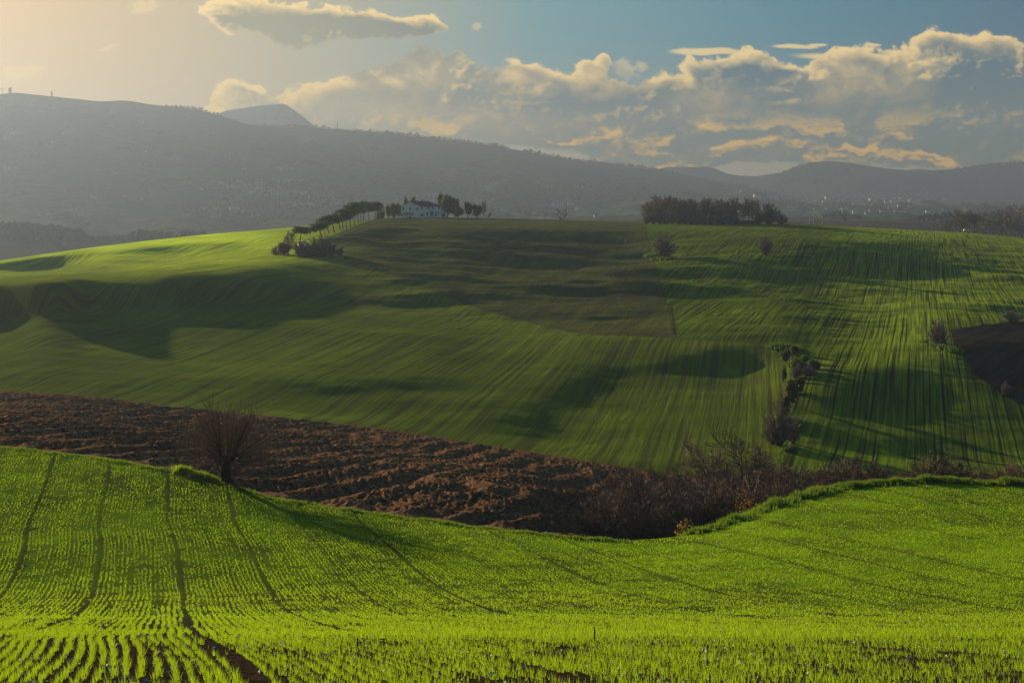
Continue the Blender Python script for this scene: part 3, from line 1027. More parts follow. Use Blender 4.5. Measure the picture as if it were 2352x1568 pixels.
t.links.new(ad.outputs[0], o_.inputs['Volume'])
tag(link('haze', mesh_np('haze', V, Q, None, [m])), kind='stuff')

print('T part2', _tm.time() - _T0)

# ------------------------------------------------------------------ tubes, twigs, leaf clumps
def tubes(segs, sides=3):
    """segs: rows of p0(3) p1(3) r0 r1 -> V, Q"""
    S_ = np.asarray(segs, float).reshape(-1, 8)
    p0, p1, r0, r1 = S_[:, :3], S_[:, 3:6], S_[:, 6], S_[:, 7]
    d = p1 - p0
    d /= np.linalg.norm(d, axis=1, keepdims=True) + 1e-9
    ref = np.where(np.abs(d[:, 2:3]) > .9, np.array([[1., 0, 0]]), np.array([[0, 0, 1.]]))
    u = np.cross(d, ref)
    u /= np.linalg.norm(u, axis=1, keepdims=True) + 1e-9
    v = np.cross(d, u)
    n = len(S_)
    V = np.zeros((n, 2 * sides, 3))
    for k in range(sides):
        a = 2 * math.pi * k / sides
        o = math.cos(a) * u + math.sin(a) * v
        V[:, k] = p0 + o * r0[:, None]
        V[:, sides + k] = p1 + o * r1[:, None]
    Q = []
    b = (np.arange(n) * 2 * sides)[:, None]
    for k in range(sides):
        k2 = (k + 1) % sides
        Q.append(b + np.array([[k, k2, sides + k2, sides + k]]))
    return V.reshape(-1, 3), np.concatenate(Q, 0)


def unit(v):
    return v / (np.linalg.norm(v) + 1e-9)


def grow(rng, p, d, L, r, lv, spec, out):
    n = spec['n'][lv]
    kids = spec['kids'][lv] if lv < len(spec['kids']) else 0
    st = spec['start'][lv]
    pos_ = [p]
    dirs = [d]
    rad = [r]
    for k in range(n):
        d = unit(d + rng.normal(0, spec['wig'][lv], 3) + np.array([0, 0, spec['trop'][lv]]))
        q = p + d * (L / n)
        r2 = r * (1 - (k + 1) / n * spec.get('taper', .75))
        out.append((lv, *p, *q, rad[-1], r2))
        p = q
        pos_.append(q)
        dirs.append(d)
        rad.append(r2)
    if kids:
        for c in range(kids):
            f = st + (1 - st) * ((c + rng.rand()) / kids)
            k = min(int(f * n), n - 1)
            w = f * n - k
            q = pos_[k] * (1 - w) + pos_[k + 1] * w
            dd = dirs[k + 1]
            az = rng.rand() * 6.283 if lv else c * 2.4 + rng.rand() * .8
            ref = unit(np.cross(dd, [math.cos(az), math.sin(az), .3]))
            ang = math.radians(spec['ang'][lv] * (0.75 + .5 * rng.rand()))
            nd = unit(dd * math.cos(ang) + ref * math.sin(ang))
            ln = L * spec['len'][lv] * (0.7 + .6 * rng.rand()) * (1 - spec.get('apic', .35) * (f - st))
            grow(rng, q, nd, ln, max(rad[k + 1] * spec.get('rr', .55), .004), lv + 1, spec, out)


def split_tree(out, cut, minr=0.0, sides=6):
    tr = [o[1:] for o in out if o[0] < cut]
    tw = [(*o[1:7], max(o[7], minr), max(o[8], minr * .7)) for o in out if o[0] >= cut]
    V1, Q1 = tubes(tr, sides)
    V2, Q2 = tubes(tw, 3)
    return (V1, Q1), (V2, Q2)


def leaf_quads(rng, lobes, n, size, shell=.55, flat=0.0):
    """small leaf-clump quads scattered through ellipsoid lobes, denser near their skins"""
    L_ = np.array(lobes, float)
    w = L_[:, 3] * L_[:, 4] + L_[:, 3] * L_[:, 5]
    which = rng.choice(len(L_), n, p=w / w.sum())
    d = rng.normal(0, 1, (n, 3))
    d /= np.linalg.norm(d, axis=1, keepdims=True)
    rr = shell + (1 - shell) * rng.rand(n) ** .7
    rr *= 1 + rng.normal(0, .09, n)
    c = L_[which, :3] + d * rr[:, None] * L_[which, 3:6]
    u = rng.normal(0, 1, (n, 3))
    u /= np.linalg.norm(u, axis=1, keepdims=True)
    v = np.cross(u, rng.normal(0, 1, (n, 3)))
    v /= np.linalg.norm(v, axis=1, keepdims=True)
    s = size * (.5 + rng.rand(n))[:, None]
    V = np.stack([c - u * s, c + v * s * .55, c + u * s, c - v * s * .55], 1).reshape(-1, 3)
    Q = np.arange(n * 4).reshape(n, 4)
    return V, Q


BARK = simple_mat('bark_dark', (.030, .024, .019), (.075, .060, .048), 9.0, obj=True)
TWIG = simple_mat('twig_brown', (.11, .080, .062), (.235, .170, .130), 5.0)
TWIGR = simple_mat('twig_reddish', (.17, .105, .074), (.32, .20, .145), 5.0)
TWIGG = simple_mat('twig_grey', (.15, .118, .102), (.27, .215, .185), 1.0)
PINE = leaf_mat('pine_needles', (.016, .036, .008), (.042, .075, .012), (.06, .12, .010), .6, .25)
LEAFD = leaf_mat('evergreen_leaves', (.018, .040, .010), (.045, .080, .016), (.07, .13, .015), .8, .3)
OLIVE = leaf_mat('olive_leaves', (.050, .055, .018), (.100, .095, .030), (.14, .14, .03), .8, .35)
IVY = leaf_mat('ivy_leaves', (.025, .058, .010), (.060, .115, .016), (.10, .20, .015), 1.0, .35)
YLEAF = leaf_mat('yellow_leaves', (.16, .10, .012), (.28, .19, .02), (.35, .22, .02), 3.0, .5)
GRASSM = leaf_mat('wheat_blades', (.055, .140, .006), (.165, .265, .010), (.33, .53, .012), 5.0, .50, .6)
VERGE = leaf_mat('verge_grass', (.030, .075, .008), (.070, .135, .012), (.16, .28, .015), .8, .45, .6)

# ------------------------------------------------------------------ tree prototypes (unit: metres, scaled when placed)
def proto_bare(seed, H, spread, minr, kids=(9, 6, 5), start=.25, ang=(48, 42, 38), twm=TWIG, trunk_r=None, lens=(.55, .5, .5), multi=1, trop=(.02, .10, .10), sides=6):
    rng = np.random.RandomState(seed)
    out = []
    spec = dict(n=(5, 4, 3, 2), kids=kids, start=(start, .15, .1, 0), wig=(.06, .13, .16, .2), trop=(trop[0], trop[1], trop[2], .05), ang=ang, len=lens, taper=.8, rr=.5)
    tr = trunk_r or H * .022
    for m_ in range(multi):
        if multi > 1:
            a = rng.rand() * 6.28
            tilt = .12 + .55 * rng.rand() * spread
            d = unit(np.array([math.cos(a) * tilt, math.sin(a) * tilt, 1]))
            p = np.array([math.cos(a) * .15, math.sin(a) * .15, -.2])
            grow(rng, p, d, H * (.55 + .4 * rng.rand()), tr * .6, 0, spec, out)
        else:
            grow(rng, np.array([0, 0, -.3]), np.array([0, 0, 1.]), H * .86, tr, 0, spec, out)
    A_ = np.array(out)
    A_[:, [1, 2, 4, 5]] *= spread if multi == 1 else 1
    zt = A_[:, 6].max()
    A_[:, 1:7] *= H / zt
    (V1, Q1), (V2, Q2) = split_tree([tuple(q) for q in A_], 2, minr, sides)
    return mesh_np('trunk', V1, Q1, None, [BARK], True), mesh_np('crown', V2, Q2, None, [twm])


def proto_leafy(seed, H, R, mat, n, size, trunk_h=.3, lobes=9, flat=1.0, lean=0.0, umbrella=False):
    rng = np.random.RandomState(seed)
    Ls = []
    zc = H * (trunk_h + (1 - trunk_h) * .5)
    hz_ = H * (1 - trunk_h) * .5
    if umbrella:
        for k in range(lobes):
            a = k * 2.4
            r = R * .72 * math.sqrt((k + .5) / lobes)
            zz = H - H * .24 - (r / R) ** 2 * H * .10
            Ls.append((math.cos(a) * r + lean, math.sin(a) * r, zz, R * .42, R * .42, H * .27))
    else:
        for k in range(lobes):
            d = unit(rng.normal(0, 1, 3))
            Ls.append((d[0] * R * .55 + lean, d[1] * R * .55, zc + d[2] * hz_ * .62, R * (.34 + .2 * rng.rand()), R * (.34 + .2 * rng.rand()), hz_ * (.32 + .2 * rng.rand())))
        Ls.append((lean, 0, zc, R * .6, R * .6, hz_ * .7))
    V2, Q2 = leaf_quads(rng, Ls, n, size, .5)
    out = []
    top = np.array([lean, 0, H * (trunk_h + .12) if not umbrella else H * .55])
    segs = [(0, 0, -.4, top[0] * .45, .02, top[2] * .5, H * .030, H * .024), (top[0] * .45, .02, top[2] * .5, *top, H * .024, H * .017)]
    for L_ in Ls[:9]:
        segs.append((*top, L_[0], L_[1], L_[2] - L_[5] * .2, H * .014, H * .004))
    V1, Q1 = tubes(segs, 6)
    return mesh_np('trunk', V1, Q1, None, [BARK], True), mesh_np('crown', V2, Q2, None, [mat])


def place_tree(name, proto, label, cat, px, Y, h, rz, group=None, sx=1.0, base_h=10.0, tilt=0.0, dz=-0.15, parts=('trunk', 'crown')):
    s = h / base_h
    t_ = thing(name, label, cat, at(px, Y, dz), rz, (s * sx, s * sx, s), group)
    if tilt:
        t_.rotation_euler = (0, tilt, 0)
    for pn, me_ in zip(parts, proto):
        link(pn, me_, t_)
    return t_


TALL = [proto_bare(100 + k, 10, .9, .045, kids=(13, 9, 7), start=.22, twm=TWIG, lens=(.52, .5, .5)) for k in range(3)]
OPEN = [proto_bare(150 + k, 10, 1.05, .036, kids=(12, 8, 6), start=.30, twm=TWIG, lens=(.60, .52, .45)) for k in range(3)]
def proto_bush(seed, R, minr, stems=70, twigs=16, twm=TWIG, low=.0, H=10.0, tl=.30):
    """rounded leafless bush: stems fan out of the foot into a dome, twigs fill its outside"""
    rng = np.random.RandomState(seed)
    st, tw = [], []
    for k in range(stems):
        a = rng.rand() * 6.283
        el = math.asin(low + (1 - low) * rng.rand() ** .8)
        rr = (.70 + .30 * rng.rand()) * (1 + .18 * math.sin(a * 3 + seed) + .12 * math.sin(a * 5 + 2 * seed))
        e = np.array([math.cos(a) * math.cos(el) * R * rr, math.sin(a) * math.cos(el) * R * rr, H * (.16 + .80 * math.sin(el) * min(rr, 1.05))])
        p = np.array([rng.normal(0, .06 * R), rng.normal(0, .06 * R), -.2])
        c = np.array([e[0] * .25, e[1] * .25, e[2] * .55])
        pts = []
        for j in range(6):
            q = j / 5
            pts.append((1 - q) ** 2 * p + 2 * q * (1 - q) * c + q * q * e + rng.normal(0, .012 * H, 3) * (j > 0))
        r0 = .012 * H * (.6 + .6 * rng.rand())
        for j in range(5):
            st.append((*pts[j], *pts[j + 1], r0 * (1 - j * .17), r0 * (1 - (j + 1) * .17)))
        for j in range(twigs):
            q = .25 + .75 * rng.rand()
            k_ = min(int(q * 5), 4)
            w = q * 5 - k_
            s0 = pts[k_] * (1 - w) + pts[k_ + 1] * w
            d = unit(unit(pts[k_ + 1] - pts[k_]) + rng.normal(0, .55, 3) + np.array([0, 0, .25]))
            L = tl * H * (.3 + .5 * rng.rand()) * .6
            m_ = s0 + d * L * .5
            e2 = m_ + unit(d + rng.normal(0, .3, 3)) * L * .5
            tw.append((*s0, *m_, minr * 1.2, minr))
            tw.append((*m_, *e2, minr, minr * .6))
            e3 = m_ + unit(d + rng.normal(0, .7, 3)) * L * .45
            tw.append((*m_, *e3, minr, minr * .6))
    V1, Q1 = tubes(st, 4)
    V2, Q2 = tubes(tw, 3)
    return mesh_np('trunk', V1, Q1, None, [BARK], True), mesh_np('crown', V2, Q2, None, [twm])


SHRUB = [proto_bush(200 + k, 5.5, .044, 64, 20, TWIG) for k in range(3)]
SHRUBR = [proto_bush(230 + k, 4.0, .034, 70, 22, TWIGR, .2) for k in range(2)]
FARB = [proto_bare(260 + k, 10, .95, .065, kids=(13, 8, 5), start=.25, twm=TWIGG, lens=(.50, .5, .5)) for k in range(3)]
ROAD = [proto_bare(275 + k, 10, 1.35, .085, kids=(11, 8, 6), start=.32, ang=(62, 45, 40), twm=TWIGG, lens=(.62, .52, .5)) for k in range(2)]
FARS = [proto_bush(290 + k, 6.0, .064, 80, 22, TWIGG) for k in range(3)]
UMB = [proto_leafy(300 + k, 10, 4.6, PINE, 2600, .34, umbrella=True, lobes=15) for k in range(3)]
ROUND = [proto_leafy(320 + k, 10, 3.9, LEAFD, 2400, .36, trunk_h=.16, lobes=10) for k in range(3)]
BUSHG = [proto_leafy(340 + k, 10, 6.0, m_, 1500, .62, trunk_h=.02, lobes=9) for k, m_ in enumerate([IVY, OLIVE, LEAFD])]
print('T protos', _tm.time() - _T0)

# ------------------------------------------------------------------ pollard tree at the edge of the near field
def pollard():
    rng = np.random.RandomState(5)
    pl = at(520, 81.0, -.1)
    px_m = 81.0 / F
    root = thing('pollard_tree', 'bare pollarded tree with a stout knobbly trunk on the edge of the near wheat field', 'tree', pl)
    segs = []
    prev = (0.1, 0, -.3)
    rads = [.42, .36, .30, .29, .33, .40, .36]
    zs = [-.3, .1, .45, .85, 1.2, 1.5, 1.72]
    xs = [.10, .06, .0, -.05, -.04, -.02, 0]
    for k in range(6):
        segs.append((xs[k], 0, zs[k], xs[k + 1], 0, zs[k + 1], rads[k], rads[k + 1]))
    for k in range(16):          # knuckles of the pollard head, roots
        a = rng.rand() * 6.28
        z = 1.25 + rng.rand() * .5
        segs.append((.1 * math.cos(a), .1 * math.sin(a), z - .1, .42 * math.cos(a), .42 * math.sin(a), z + .12, .17, .09))
    for k in range(6):
        a = k * 1.05
        segs.append((.1, 0, .25, .1 + .65 * math.cos(a), .65 * math.sin(a), -.25, .22, .08))
    V, Q = tubes(segs, 9)
    V += (fbm(V[:, 0] * 7, V[:, 2] * 7 + V[:, 1] * 5, 3, 9) * .06)[:, None] * np.array([1, 1, .3])
    link('trunk', mesh_np('trunk', V, Q, None, [BARK], True), root)
    out = []
    spec = dict(n=(5, 3, 2), kids=(12, 3), start=(.15, .2, 0), wig=(.06, .11, .14), trop=(.035, .05, .05), ang=(24, 26), len=(.42, .45), taper=.85, rr=.5, apic=.5)
    big = []
    for k in range(78):
        a = rng.rand() * 6.28
        el = 1.5 - 1.65 * rng.rand()
        d = np.array([math.cos(a) * math.cos(el), math.sin(a) * math.cos(el), math.sin(el)])
        p = np.array([.25 * math.cos(a), .25 * math.sin(a), 1.35 + .35 * rng.rand()])
        Ls = (2.5 + 1.1 * rng.rand()) * (1.0 - .10 * max(0, math.sin(el)))
        thick = rng.rand() < .22
        tgt = big if False else out
        grow(rng, p, d, Ls, .055 if thick else .020, 0, spec, tgt)
    for k in range(24):          # suckers round the foot
        a = rng.rand() * 6.28
        el = .25 + rng.rand() * .9
        d = np.array([math.cos(a) * math.cos(el), math.sin(a) * math.cos(el), math.sin(el)])
        grow(rng, np.array([.3 * math.cos(a), .3 * math.sin(a), .15 + 1.0 * rng.rand()]), d, 1.2 + 1.2 * rng.rand(), .012, 0, spec, out)
    lim = [o for o in out if o[0] == 0]
    tw = [(o[1:]) for o in out if o[0] > 0]
    V, Q = tubes([(*o[1:7], max(o[7], .013), max(o[8], .007)) for o in lim], 4)
    link('shoots', mesh_np('shoots', V, Q, None, [BARK]), root)
    V, Q = tubes([(*o[:6], max(o[6], .0068), max(o[7], .0052)) for o in tw], 3)
    link('crown', mesh_np('crown', V, Q, None, [TWIGR]), root)


pollard()

# grass clump beside it
rng = np.random.RandomState(3)


def blades(cx, cy, h, w, rng, lean=.35, per=3, seg=1):
    """thin triangles, `per` of them at each root; returns V, T"""
    n = len(cx)
    cx = np.repeat(cx, per)
    cy = np.repeat(cy, per)
    h = np.repeat(h, per) * (.6 + .6 * rng.rand(n * per))
    w = np.repeat(w, per)
    N_ = n * per
    jx = rng.normal(0, 1, N_) * w * 1.6
    jy = rng.normal(0, 1, N_) * w * 1.6
    x = cx + jx
    y = cy + jy
    z = Hz(x, y) - .02
    a = rng.rand(N_) * math.pi
    la = rng.rand(N_) * 6.283
    lr = rng.rand(N_) * lean * h
    ex, ey = np.cos(a) * w, np.sin(a) * w
    V = np.zeros((N_, 3, 3))
    V[:, 0] = np.stack([x - ex, y - ey, z], -1)
    V[:, 1] = np.stack([x + ex, y + ey, z], -1)
    V[:, 2] = np.stack([x + np.cos(la) * lr, y + np.sin(la) * lr, z + h], -1)
    T = np.arange(N_ * 3).reshape(-1, 3)
    return V.reshape(-1, 3), T


def near_wheat():
    rng = np.random.RandomState(21)
    th = math.radians(ROW_AZ)
    Vs, Ts = [], []
    off = 0
    for (y0, y1, dl, hh, ww, per) in [(12.8, 24, .046, .11, .0038, 4), (24, 40, .062, .095, .0078, 4), (40, 66, .080, .080, .0135, 3), (66, 112, .14, .08, .020, 2)]:
        xm = y1 * .40
        c_lo, c_hi = -xm * math.cos(th) - y1 * math.sin(th) - 2 * xm, xm + y1 * abs(math.sin(th)) + 3
        ci = np.arange(-140 if y1 < 50 else -320, 620 if y1 > 50 else 340)
        c = ci * .16
        l0 = y0 * .8 - xm * .3
        l1 = y1 * 1.08 + xm * .35
        l = np.arange(l0, l1, dl)
        Cg, Lg = np.meshgrid(c, l, indexing='ij')
        Ig = np.repeat(ci[:, None], len(l), 1)
        Cg = Cg.ravel()
        Lg = Lg.ravel() + rng.rand(Cg.size) * dl
        Ig = Ig.ravel()
        Cg = Cg + .45 * fbm(Lg / 22, Lg * 0 + 3.3, 3, 9)
        X = Cg * math.cos(th) + Lg * math.sin(th)
        Y = -Cg * math.sin(th) + Lg * math.cos(th)
        pxx = X / Y * F + CX
        k = (Y > y0) & (Y < y1) & (pxx > -130) & (pxx < 2480)
        k &= Y < np.interp(pxx, PXC, edge_Y) - .4
        X, Y, Cg, Ig, Lg = X[k], Y[k], Cg[k], Ig[k], Lg[k]
        # sparse patches, thin rows next to the tramlines
        dn = fbm(X / .9, Y / .9, 3, 19) * .8 + fbm(X / .35, Y / .35, 2, 29) * .5
        rowr = _TAB[Ig & 511, 5]
        frow = np.mod(Ig, 20)
        thin = (frow == 7) * 1.9 * (.15 + .85 * _TAB[np.floor(Ig / 20.0 - 7.4 / 20 + .5).astype(int) & 511, 9]) + (np.abs(frow - 7) <= 1) * .10 + ((rowr > .86) * .5 + (rowr < .12) * .35) * (fbm(Lg / 5, Cg * 3, 2, 6) > -.1)
        big = fbm(X / 12, Y / 12, 2, 90)
        keep = rng.rand(len(X)) < np.clip(.86 + dn * 1.25 - thin + .1 * smoothstep(0, 20, X), .0, 1)
        X, Y, Ig = X[keep], Y[keep], Ig[keep]
        # drill wobble
        j = rng.normal(0, .019, len(X)) + .03 * fbm(X / 1.2, Y / 1.2, 2, 66)
        X = X + j + .03 * np.sin(Y / 3.1 + Ig)
        hgt = hh * (.75 + .5 * rng.rand(len(X))) * (1 + .25 * fbm(X / 3, Y / 3, 2, 44))
        V, T = blades(X, Y, hgt, np.full(len(X), ww), rng, .55, per)
        Vs.append(V)
        Ts.append(T + off)
        off += len(V)
    V = np.concatenate(Vs)
    T = np.concatenate(Ts)
    print('wheat tris', len(T))
    o = link('wheat_shoots', mesh_np('wheat_shoots', V, None, T, [GRASSM]))
    tag(o, 'bright green young wheat shoots growing in drill rows on the near field', 'grass', kind='stuff')
    # pale stones and straw
    n = 1500
    Y = 13 + (95 - 13) * rng.rand(n) ** 1.3
    X = (rng.rand(n) * 2500 - 70 - CX) / F * Y
    k = Y < np.interp(X / Y * F + CX, PXC, edge_Y) - 1
    X, Y = X[k], Y[k]
    n = len(X)
    s = .010 + .022 * rng.rand(n) ** 2 + .0003 * Y
    el = 1 + 2.2 * rng.rand(n)
    a = rng.rand(n) * 6.28
    z = Hz(X, Y) + .012
    ux, uy = np.cos(a) * s * el, np.sin(a) * s * el
    vx, vy = -np.sin(a) * s, np.cos(a) * s
    P = np.zeros((n, 6, 3))
    P[:, 0] = np.stack([X + ux, Y + uy, z], -1)
    P[:, 1] = np.stack([X + vx, Y + vy, z], -1)
    P[:, 2] = np.stack([X - ux, Y - uy, z], -1)
    P[:, 3] = np.stack([X - vx, Y - vy, z], -1)
    P[:, 4] = np.stack([X, Y, z + s * .9], -1)
    P[:, 5] = np.stack([X, Y, z - s * .6], -1)
    b = (np.arange(n) * 6)[:, None]
    T = np.concatenate([b + np.array([[0, 1, 4]]), b + np.array([[1, 2, 4]]), b + np.array([[2, 3, 4]]), b + np.array([[3, 0, 4]]), b + np.array([[1, 0, 5]]), b + np.array([[2, 1, 5]]), b + np.array([[3, 2, 5]]), b + np.array([[0, 3, 5]])])
    me_ = mesh_np('pebbles', P.reshape(-1, 3), None, T, [simple_mat('pale_stone', (.30, .26, .20), (.50, .46, .38), 40)])
    tag(link('pebbles', me_), 'pale pebbles and straw bits scattered over the near field', 'pebbles', kind='stuff')


near_wheat()
print('T wheat', _tm.time() - _T0)


def tuft_patch(name, label, cat, pts, n, h, w, spread, mat, kind='stuff', seed=1, lean=.6, per=3):
    rng = np.random.RandomState(seed)
    pts = np.array(pts, float)
    t_ = rng.rand(n) * (len(pts) - 1)
    i_ = np.minimum(t_.astype(int), len(pts) - 2)
    f_ = t_ - i_
    P = pts[i_] * (1 - f_)[:, None] + pts[i_ + 1] * f_[:, None]
    X = P[:, 0] + rng.normal(0, spread, n)
    Y = P[:, 1] + rng.normal(0, spread, n)
    lump = .55 + .9 * np.clip(fbm(X / 1.1, Y / 1.1, 3, seed) + .35, 0, 1)
    V, T = blades(X, Y, h * lump, np.full(n, w), rng, lean, per)
    return tag(link(name, mesh_np(name, V, None, T, [mat])), label, cat, kind=kind)


vp = []
for px in np.arange(1590, 2480, 6):
    y = float(np.interp(px, PXC, edge_Y)) + .3
    vp.append(((px - CX) / F * y, y))
tuft_patch('verge_grass', 'tall dark green grass verge along the right edge of the near field', 'grass', vp, 15000, .42, .035, .42, VERGE, seed=4)
vp = []
for px in np.arange(-40, 1420, 6):
    y = float(np.interp(px, PXC, edge_Y)) + .1
    vp.append(((px - CX) / F * y, y))
tuft_patch('edge_grass', 'short green grass strip along the left edge of the near field', 'grass', vp, 5000, .16, .03, .35, VERGE, seed=6)
px0 = 440
y0 = float(np.interp(px0, PXC, edge_Y)) + .2
pc = [((q - CX) / F * y0 + 0, y0 - (q - 440) * .004) for q in (416, 440, 462, 500)]
tuft_patch('grass_clump', 'bright green lump of long grass just left of the pollarded tree', 'grass clump', pc, 1500, .36, .03, .22, GRASSM, kind='thing', seed=8, lean=.9)

# ------------------------------------------------------------------ stakes in the wheat
STK = simple_mat('stake_wood', (.02, .016, .012), (.05, .04, .03), 30)
for px, py, h, kind, lab in [(821, 1492, .20, 0, 'short dark upright stake at the left in the near wheat, first of two'), (880, 1490, .17, 1, 'short dark crooked stake topped with a cross twig, right of the upright one'),
                             (1365, 1474, .27, 0, 'thin dark stake standing alone in the wheat near the centre'), (1735, 1446, .25, 2, 'thin dark leaning stem standing in the wheat right of centre')]:
    Y = 26.0
    for _ in range(4):
        Y = hit(px, py, 13, 60)
    l = at(px, Y, -.03)
    s_ = {0: [(0, 0, 0, .004, 0, h, .013, .011), (.004, 0, h, .004, 0, h + .006, .011, .004)], 1: [(0, 0, 0, .01, 0, h, .010, .010), (-.05, 0, h, .05, .0, h + .01, .008, .006), (.05, 0, h + .01, .06, 0, h - .06, .006, .004)],
          2: [(0, 0, 0, .03, 0, h * .5, .008, .006), (.03, 0, h * .5, .0, .01, h, .006, .003)]}[kind]
    V, Q = tubes(s_, 6)
    tag(link('stake', mesh_np('stake', V, Q, None, [STK], True), None, l), lab, 'stake')

# ------------------------------------------------------------------ valley trees behind the near field's crest
R = random.Random(4)


def top_h(px, Y, pytop):
    return float(zof(pytop, Y)) - at(px, Y)[2]


valley = [  # px, Y, row of the top, kind, width factor
    (1395, 112, 1125, 'S', .9), (1425, 108, 1100, 'T', .8), (1462, 110, 1058, 'T', .85), (1500, 118, 1095, 'T', .8), (1530, 110, 1100, 'O', .9), (1560, 122, 1085, 'T', .8),
    (1590, 116, 1100, 'O', .9), (1622, 128, 992, 'O', 1.0), (1655, 118, 1090, 'T', .8), (1702, 125, 968, 'O', 1.0), (1735, 122, 1055, 'T', .75), (1765, 128, 1035, 'R', .55),
    (1800, 128, 1050, 'R', .6), (1440, 128, 1090, 'T', .8), (1480, 130, 1085, 'O', .9), (1545, 134, 1080, 'T', .8), (1610, 138, 1070, 'T', .8), (1680, 134, 1060, 'T', .8),
    (1740, 136, 1020, 'T', .6), (1790, 120, 1085, 'T', .8), (1830, 122, 1070, 'T', .85), (1865, 120, 1068, 'O', .9), (1845, 134, 1075, 'T', .8), (1410, 122, 1135, 'S', .9),
    (1470, 104, 1130, 'S', .8), (1520, 104, 1140, 'S', .8), (1575, 104, 1140, 'S', .8), (1635, 106, 1125, 'S', .8), (1690, 108, 1110, 'S', .8), (1750, 112, 1105, 'S', .8), (1815, 114, 1095, 'S', .9),
]
valley += [(1385 + k * 27, 106 + (k % 3) * 5, 1108 - 3.4 * k + (k % 4) * 12, 'S', 1.0) for k in range(18)]
valley += [(1400 + k * 33, 124 + (k % 3) * 4, 1066 - 1.4 * k + (k % 4) * 12, 'S', 1.0) for k in range(15)]
vgroup = 'bare trees in the dip behind the near field'
for k, (px, Y, tp, kd, sx) in enumerate(valley):
    h = top_h(px, Y, tp) * 1.0
    pr = {'T': TALL, 'O': OPEN, 'S': SHRUB, 'R': SHRUBR}[kd][k % (2 if kd == 'R' else 3)]
    if (px, Y) == (1622, 128):
        lab, g = 'tall bare forked tree, left of the two that rise highest from the dip', None
    elif (px, Y) == (1702, 125):
        lab, g = 'tallest bare tree in the dip, its thin top overlapping the green hill', None
    elif (px, Y) == (1462, 110):
        lab, g = 'dense bare tree with many upright stems near the left end of the dip thicket', None
    elif kd == 'R':
        lab, g = ('narrow pinkish bare tree tapering to a point at the foot of the stream gully' if px == 1765 else 'rounder pinkish bare tree just right of the pointed one below the gully'), None
    elif kd == 'S':
        zx = 'left end' if px < 1480 else ('left half' if px < 1590 else ('middle' if px < 1710 else 'right end'))
        zr = 'front' if Y < 117 else 'back'
        lab, g = 'low tangled brown shrub in the %s of the dip thicket, towards its %s' % (zr, zx), vgroup + ', %s shrubs, %s' % (zr, zx)
    elif px > 1770:
        lab, g = 'bare brown tree at the right end of the dip thicket beside the verge', vgroup + ', right end'
    elif px < 1600:
        lab, g = 'bare brown tree in the dip thicket beside the ploughed field', vgroup + ', left part'
    else:
        lab, g = 'bare brown tree in the middle of the dip thicket', vgroup + ', middle'
    place_tree('bare_shrub' if kd in 'S' else 'bare_tree', pr, lab, 'shrub' if kd == 'S' else 'tree', px, Y, h, R.random() * 6.28, g, sx * (1.0 if kd != 'S' else 1.1))
crest = [(1905, 1078, .8), (1940, 1062, 1.0), (1985, 1060, 1.1), (2025, 1075, .9), (2125, 1062, .9), (2160, 1048, 1.1), (2205, 1068, 1.0), (2255, 1085, .8), (2290, 1085, .9), (2330, 1072, 1.0), (2375, 1070, 1.0)]
for k, (px, tp, sx) in enumerate(crest):
    Y = float(np.interp(px, PXC, edge_Y)) + 9
    h = max(1.6, top_h(px, Y, tp - 14) * 1.1)
    lab = ['bare grey shrub behind the verge, left end of the first bunch', 'bare grey shrub behind the verge, second of the first bunch', 'widest bare grey shrub behind the verge in the first bunch', 'bare grey shrub behind the verge, right end of the first bunch',
           'thin brown bush behind the verge with a few yellow leaves, left of three', 'tallest brown bush behind the verge with yellow leaves, middle of three', 'brown bush behind the verge with yellow leaves, right of three', 'low sparse brown bush between the yellow leaved ones and the frame edge',
           'small rusty bush near the right edge behind the verge', 'rusty bush with dead leaves at the right edge behind the verge', 'rusty bush cut by the right edge of the view'][k]
    place_tree('bare_shrub', (SHRUB if k < 8 else SHRUBR)[k % 2], lab, 'shrub', px, Y, h, R.random() * 6.28, 'shrubs along the verge of the near field', sx * 1.3)
# yellow-leaved bushes
rng = np.random.RandomState(12)
for k, (px, dY, tp, hw, lab) in enumerate([(1572, 6, 1185, 26, 'yellow leaved bush at the foot of the dip thicket next to the wheat'), (1712, 14, 1118, 24, 'loose yellow leaves on a bush in front of the tallest bare tree')]):
    Y = float(np.interp(px, PXC, edge_Y)) + dY
    l = at(px, Y, -.1)
    h = max(1.0, top_h(px, Y, tp))
    w_ = hw / F * Y
    t_ = thing('yellow_bush', lab, 'bush', l)
    V, Q = leaf_quads(rng, [(0, 0, h * .6, w_, w_, h * .45)], 260, .05, .2)
    link('foliage', mesh_np('foliage', V, Q, None, [YLEAF]), t_)
    sg = []
    for j in range(34):
        a = rng.rand() * 6.28
        sg.append((.1 * math.cos(a), .1 * math.sin(a), 0, w_ * .9 * rng.rand() * math.cos(a), w_ * .9 * rng.rand() * math.sin(a), h * (.6 + .4 * rng.rand()), .016, .006))
    V, Q = tubes(sg, 3)
    link('stem', mesh_np('stem', V, Q, None, [TWIG]), t_)

# ------------------------------------------------------------------ shrubs and mounds up the gully and on the hill
def on_hill(name, proto, label, cat, px, pybase, pytop, wpx=None, group=None, ratio=1.0, ymin=120, base_w=None):
    Y = hit(px, pybase, ymin, 1100)
    h = (pybase - pytop) / F * Y
    sx = 1.0
    if wpx:
        sx = (wpx / F * Y) / ((base_w or 8.5) * h / 10)
    return place_tree(name, proto, label, cat, px, Y, h, R.random() * 6.28, group, sx)


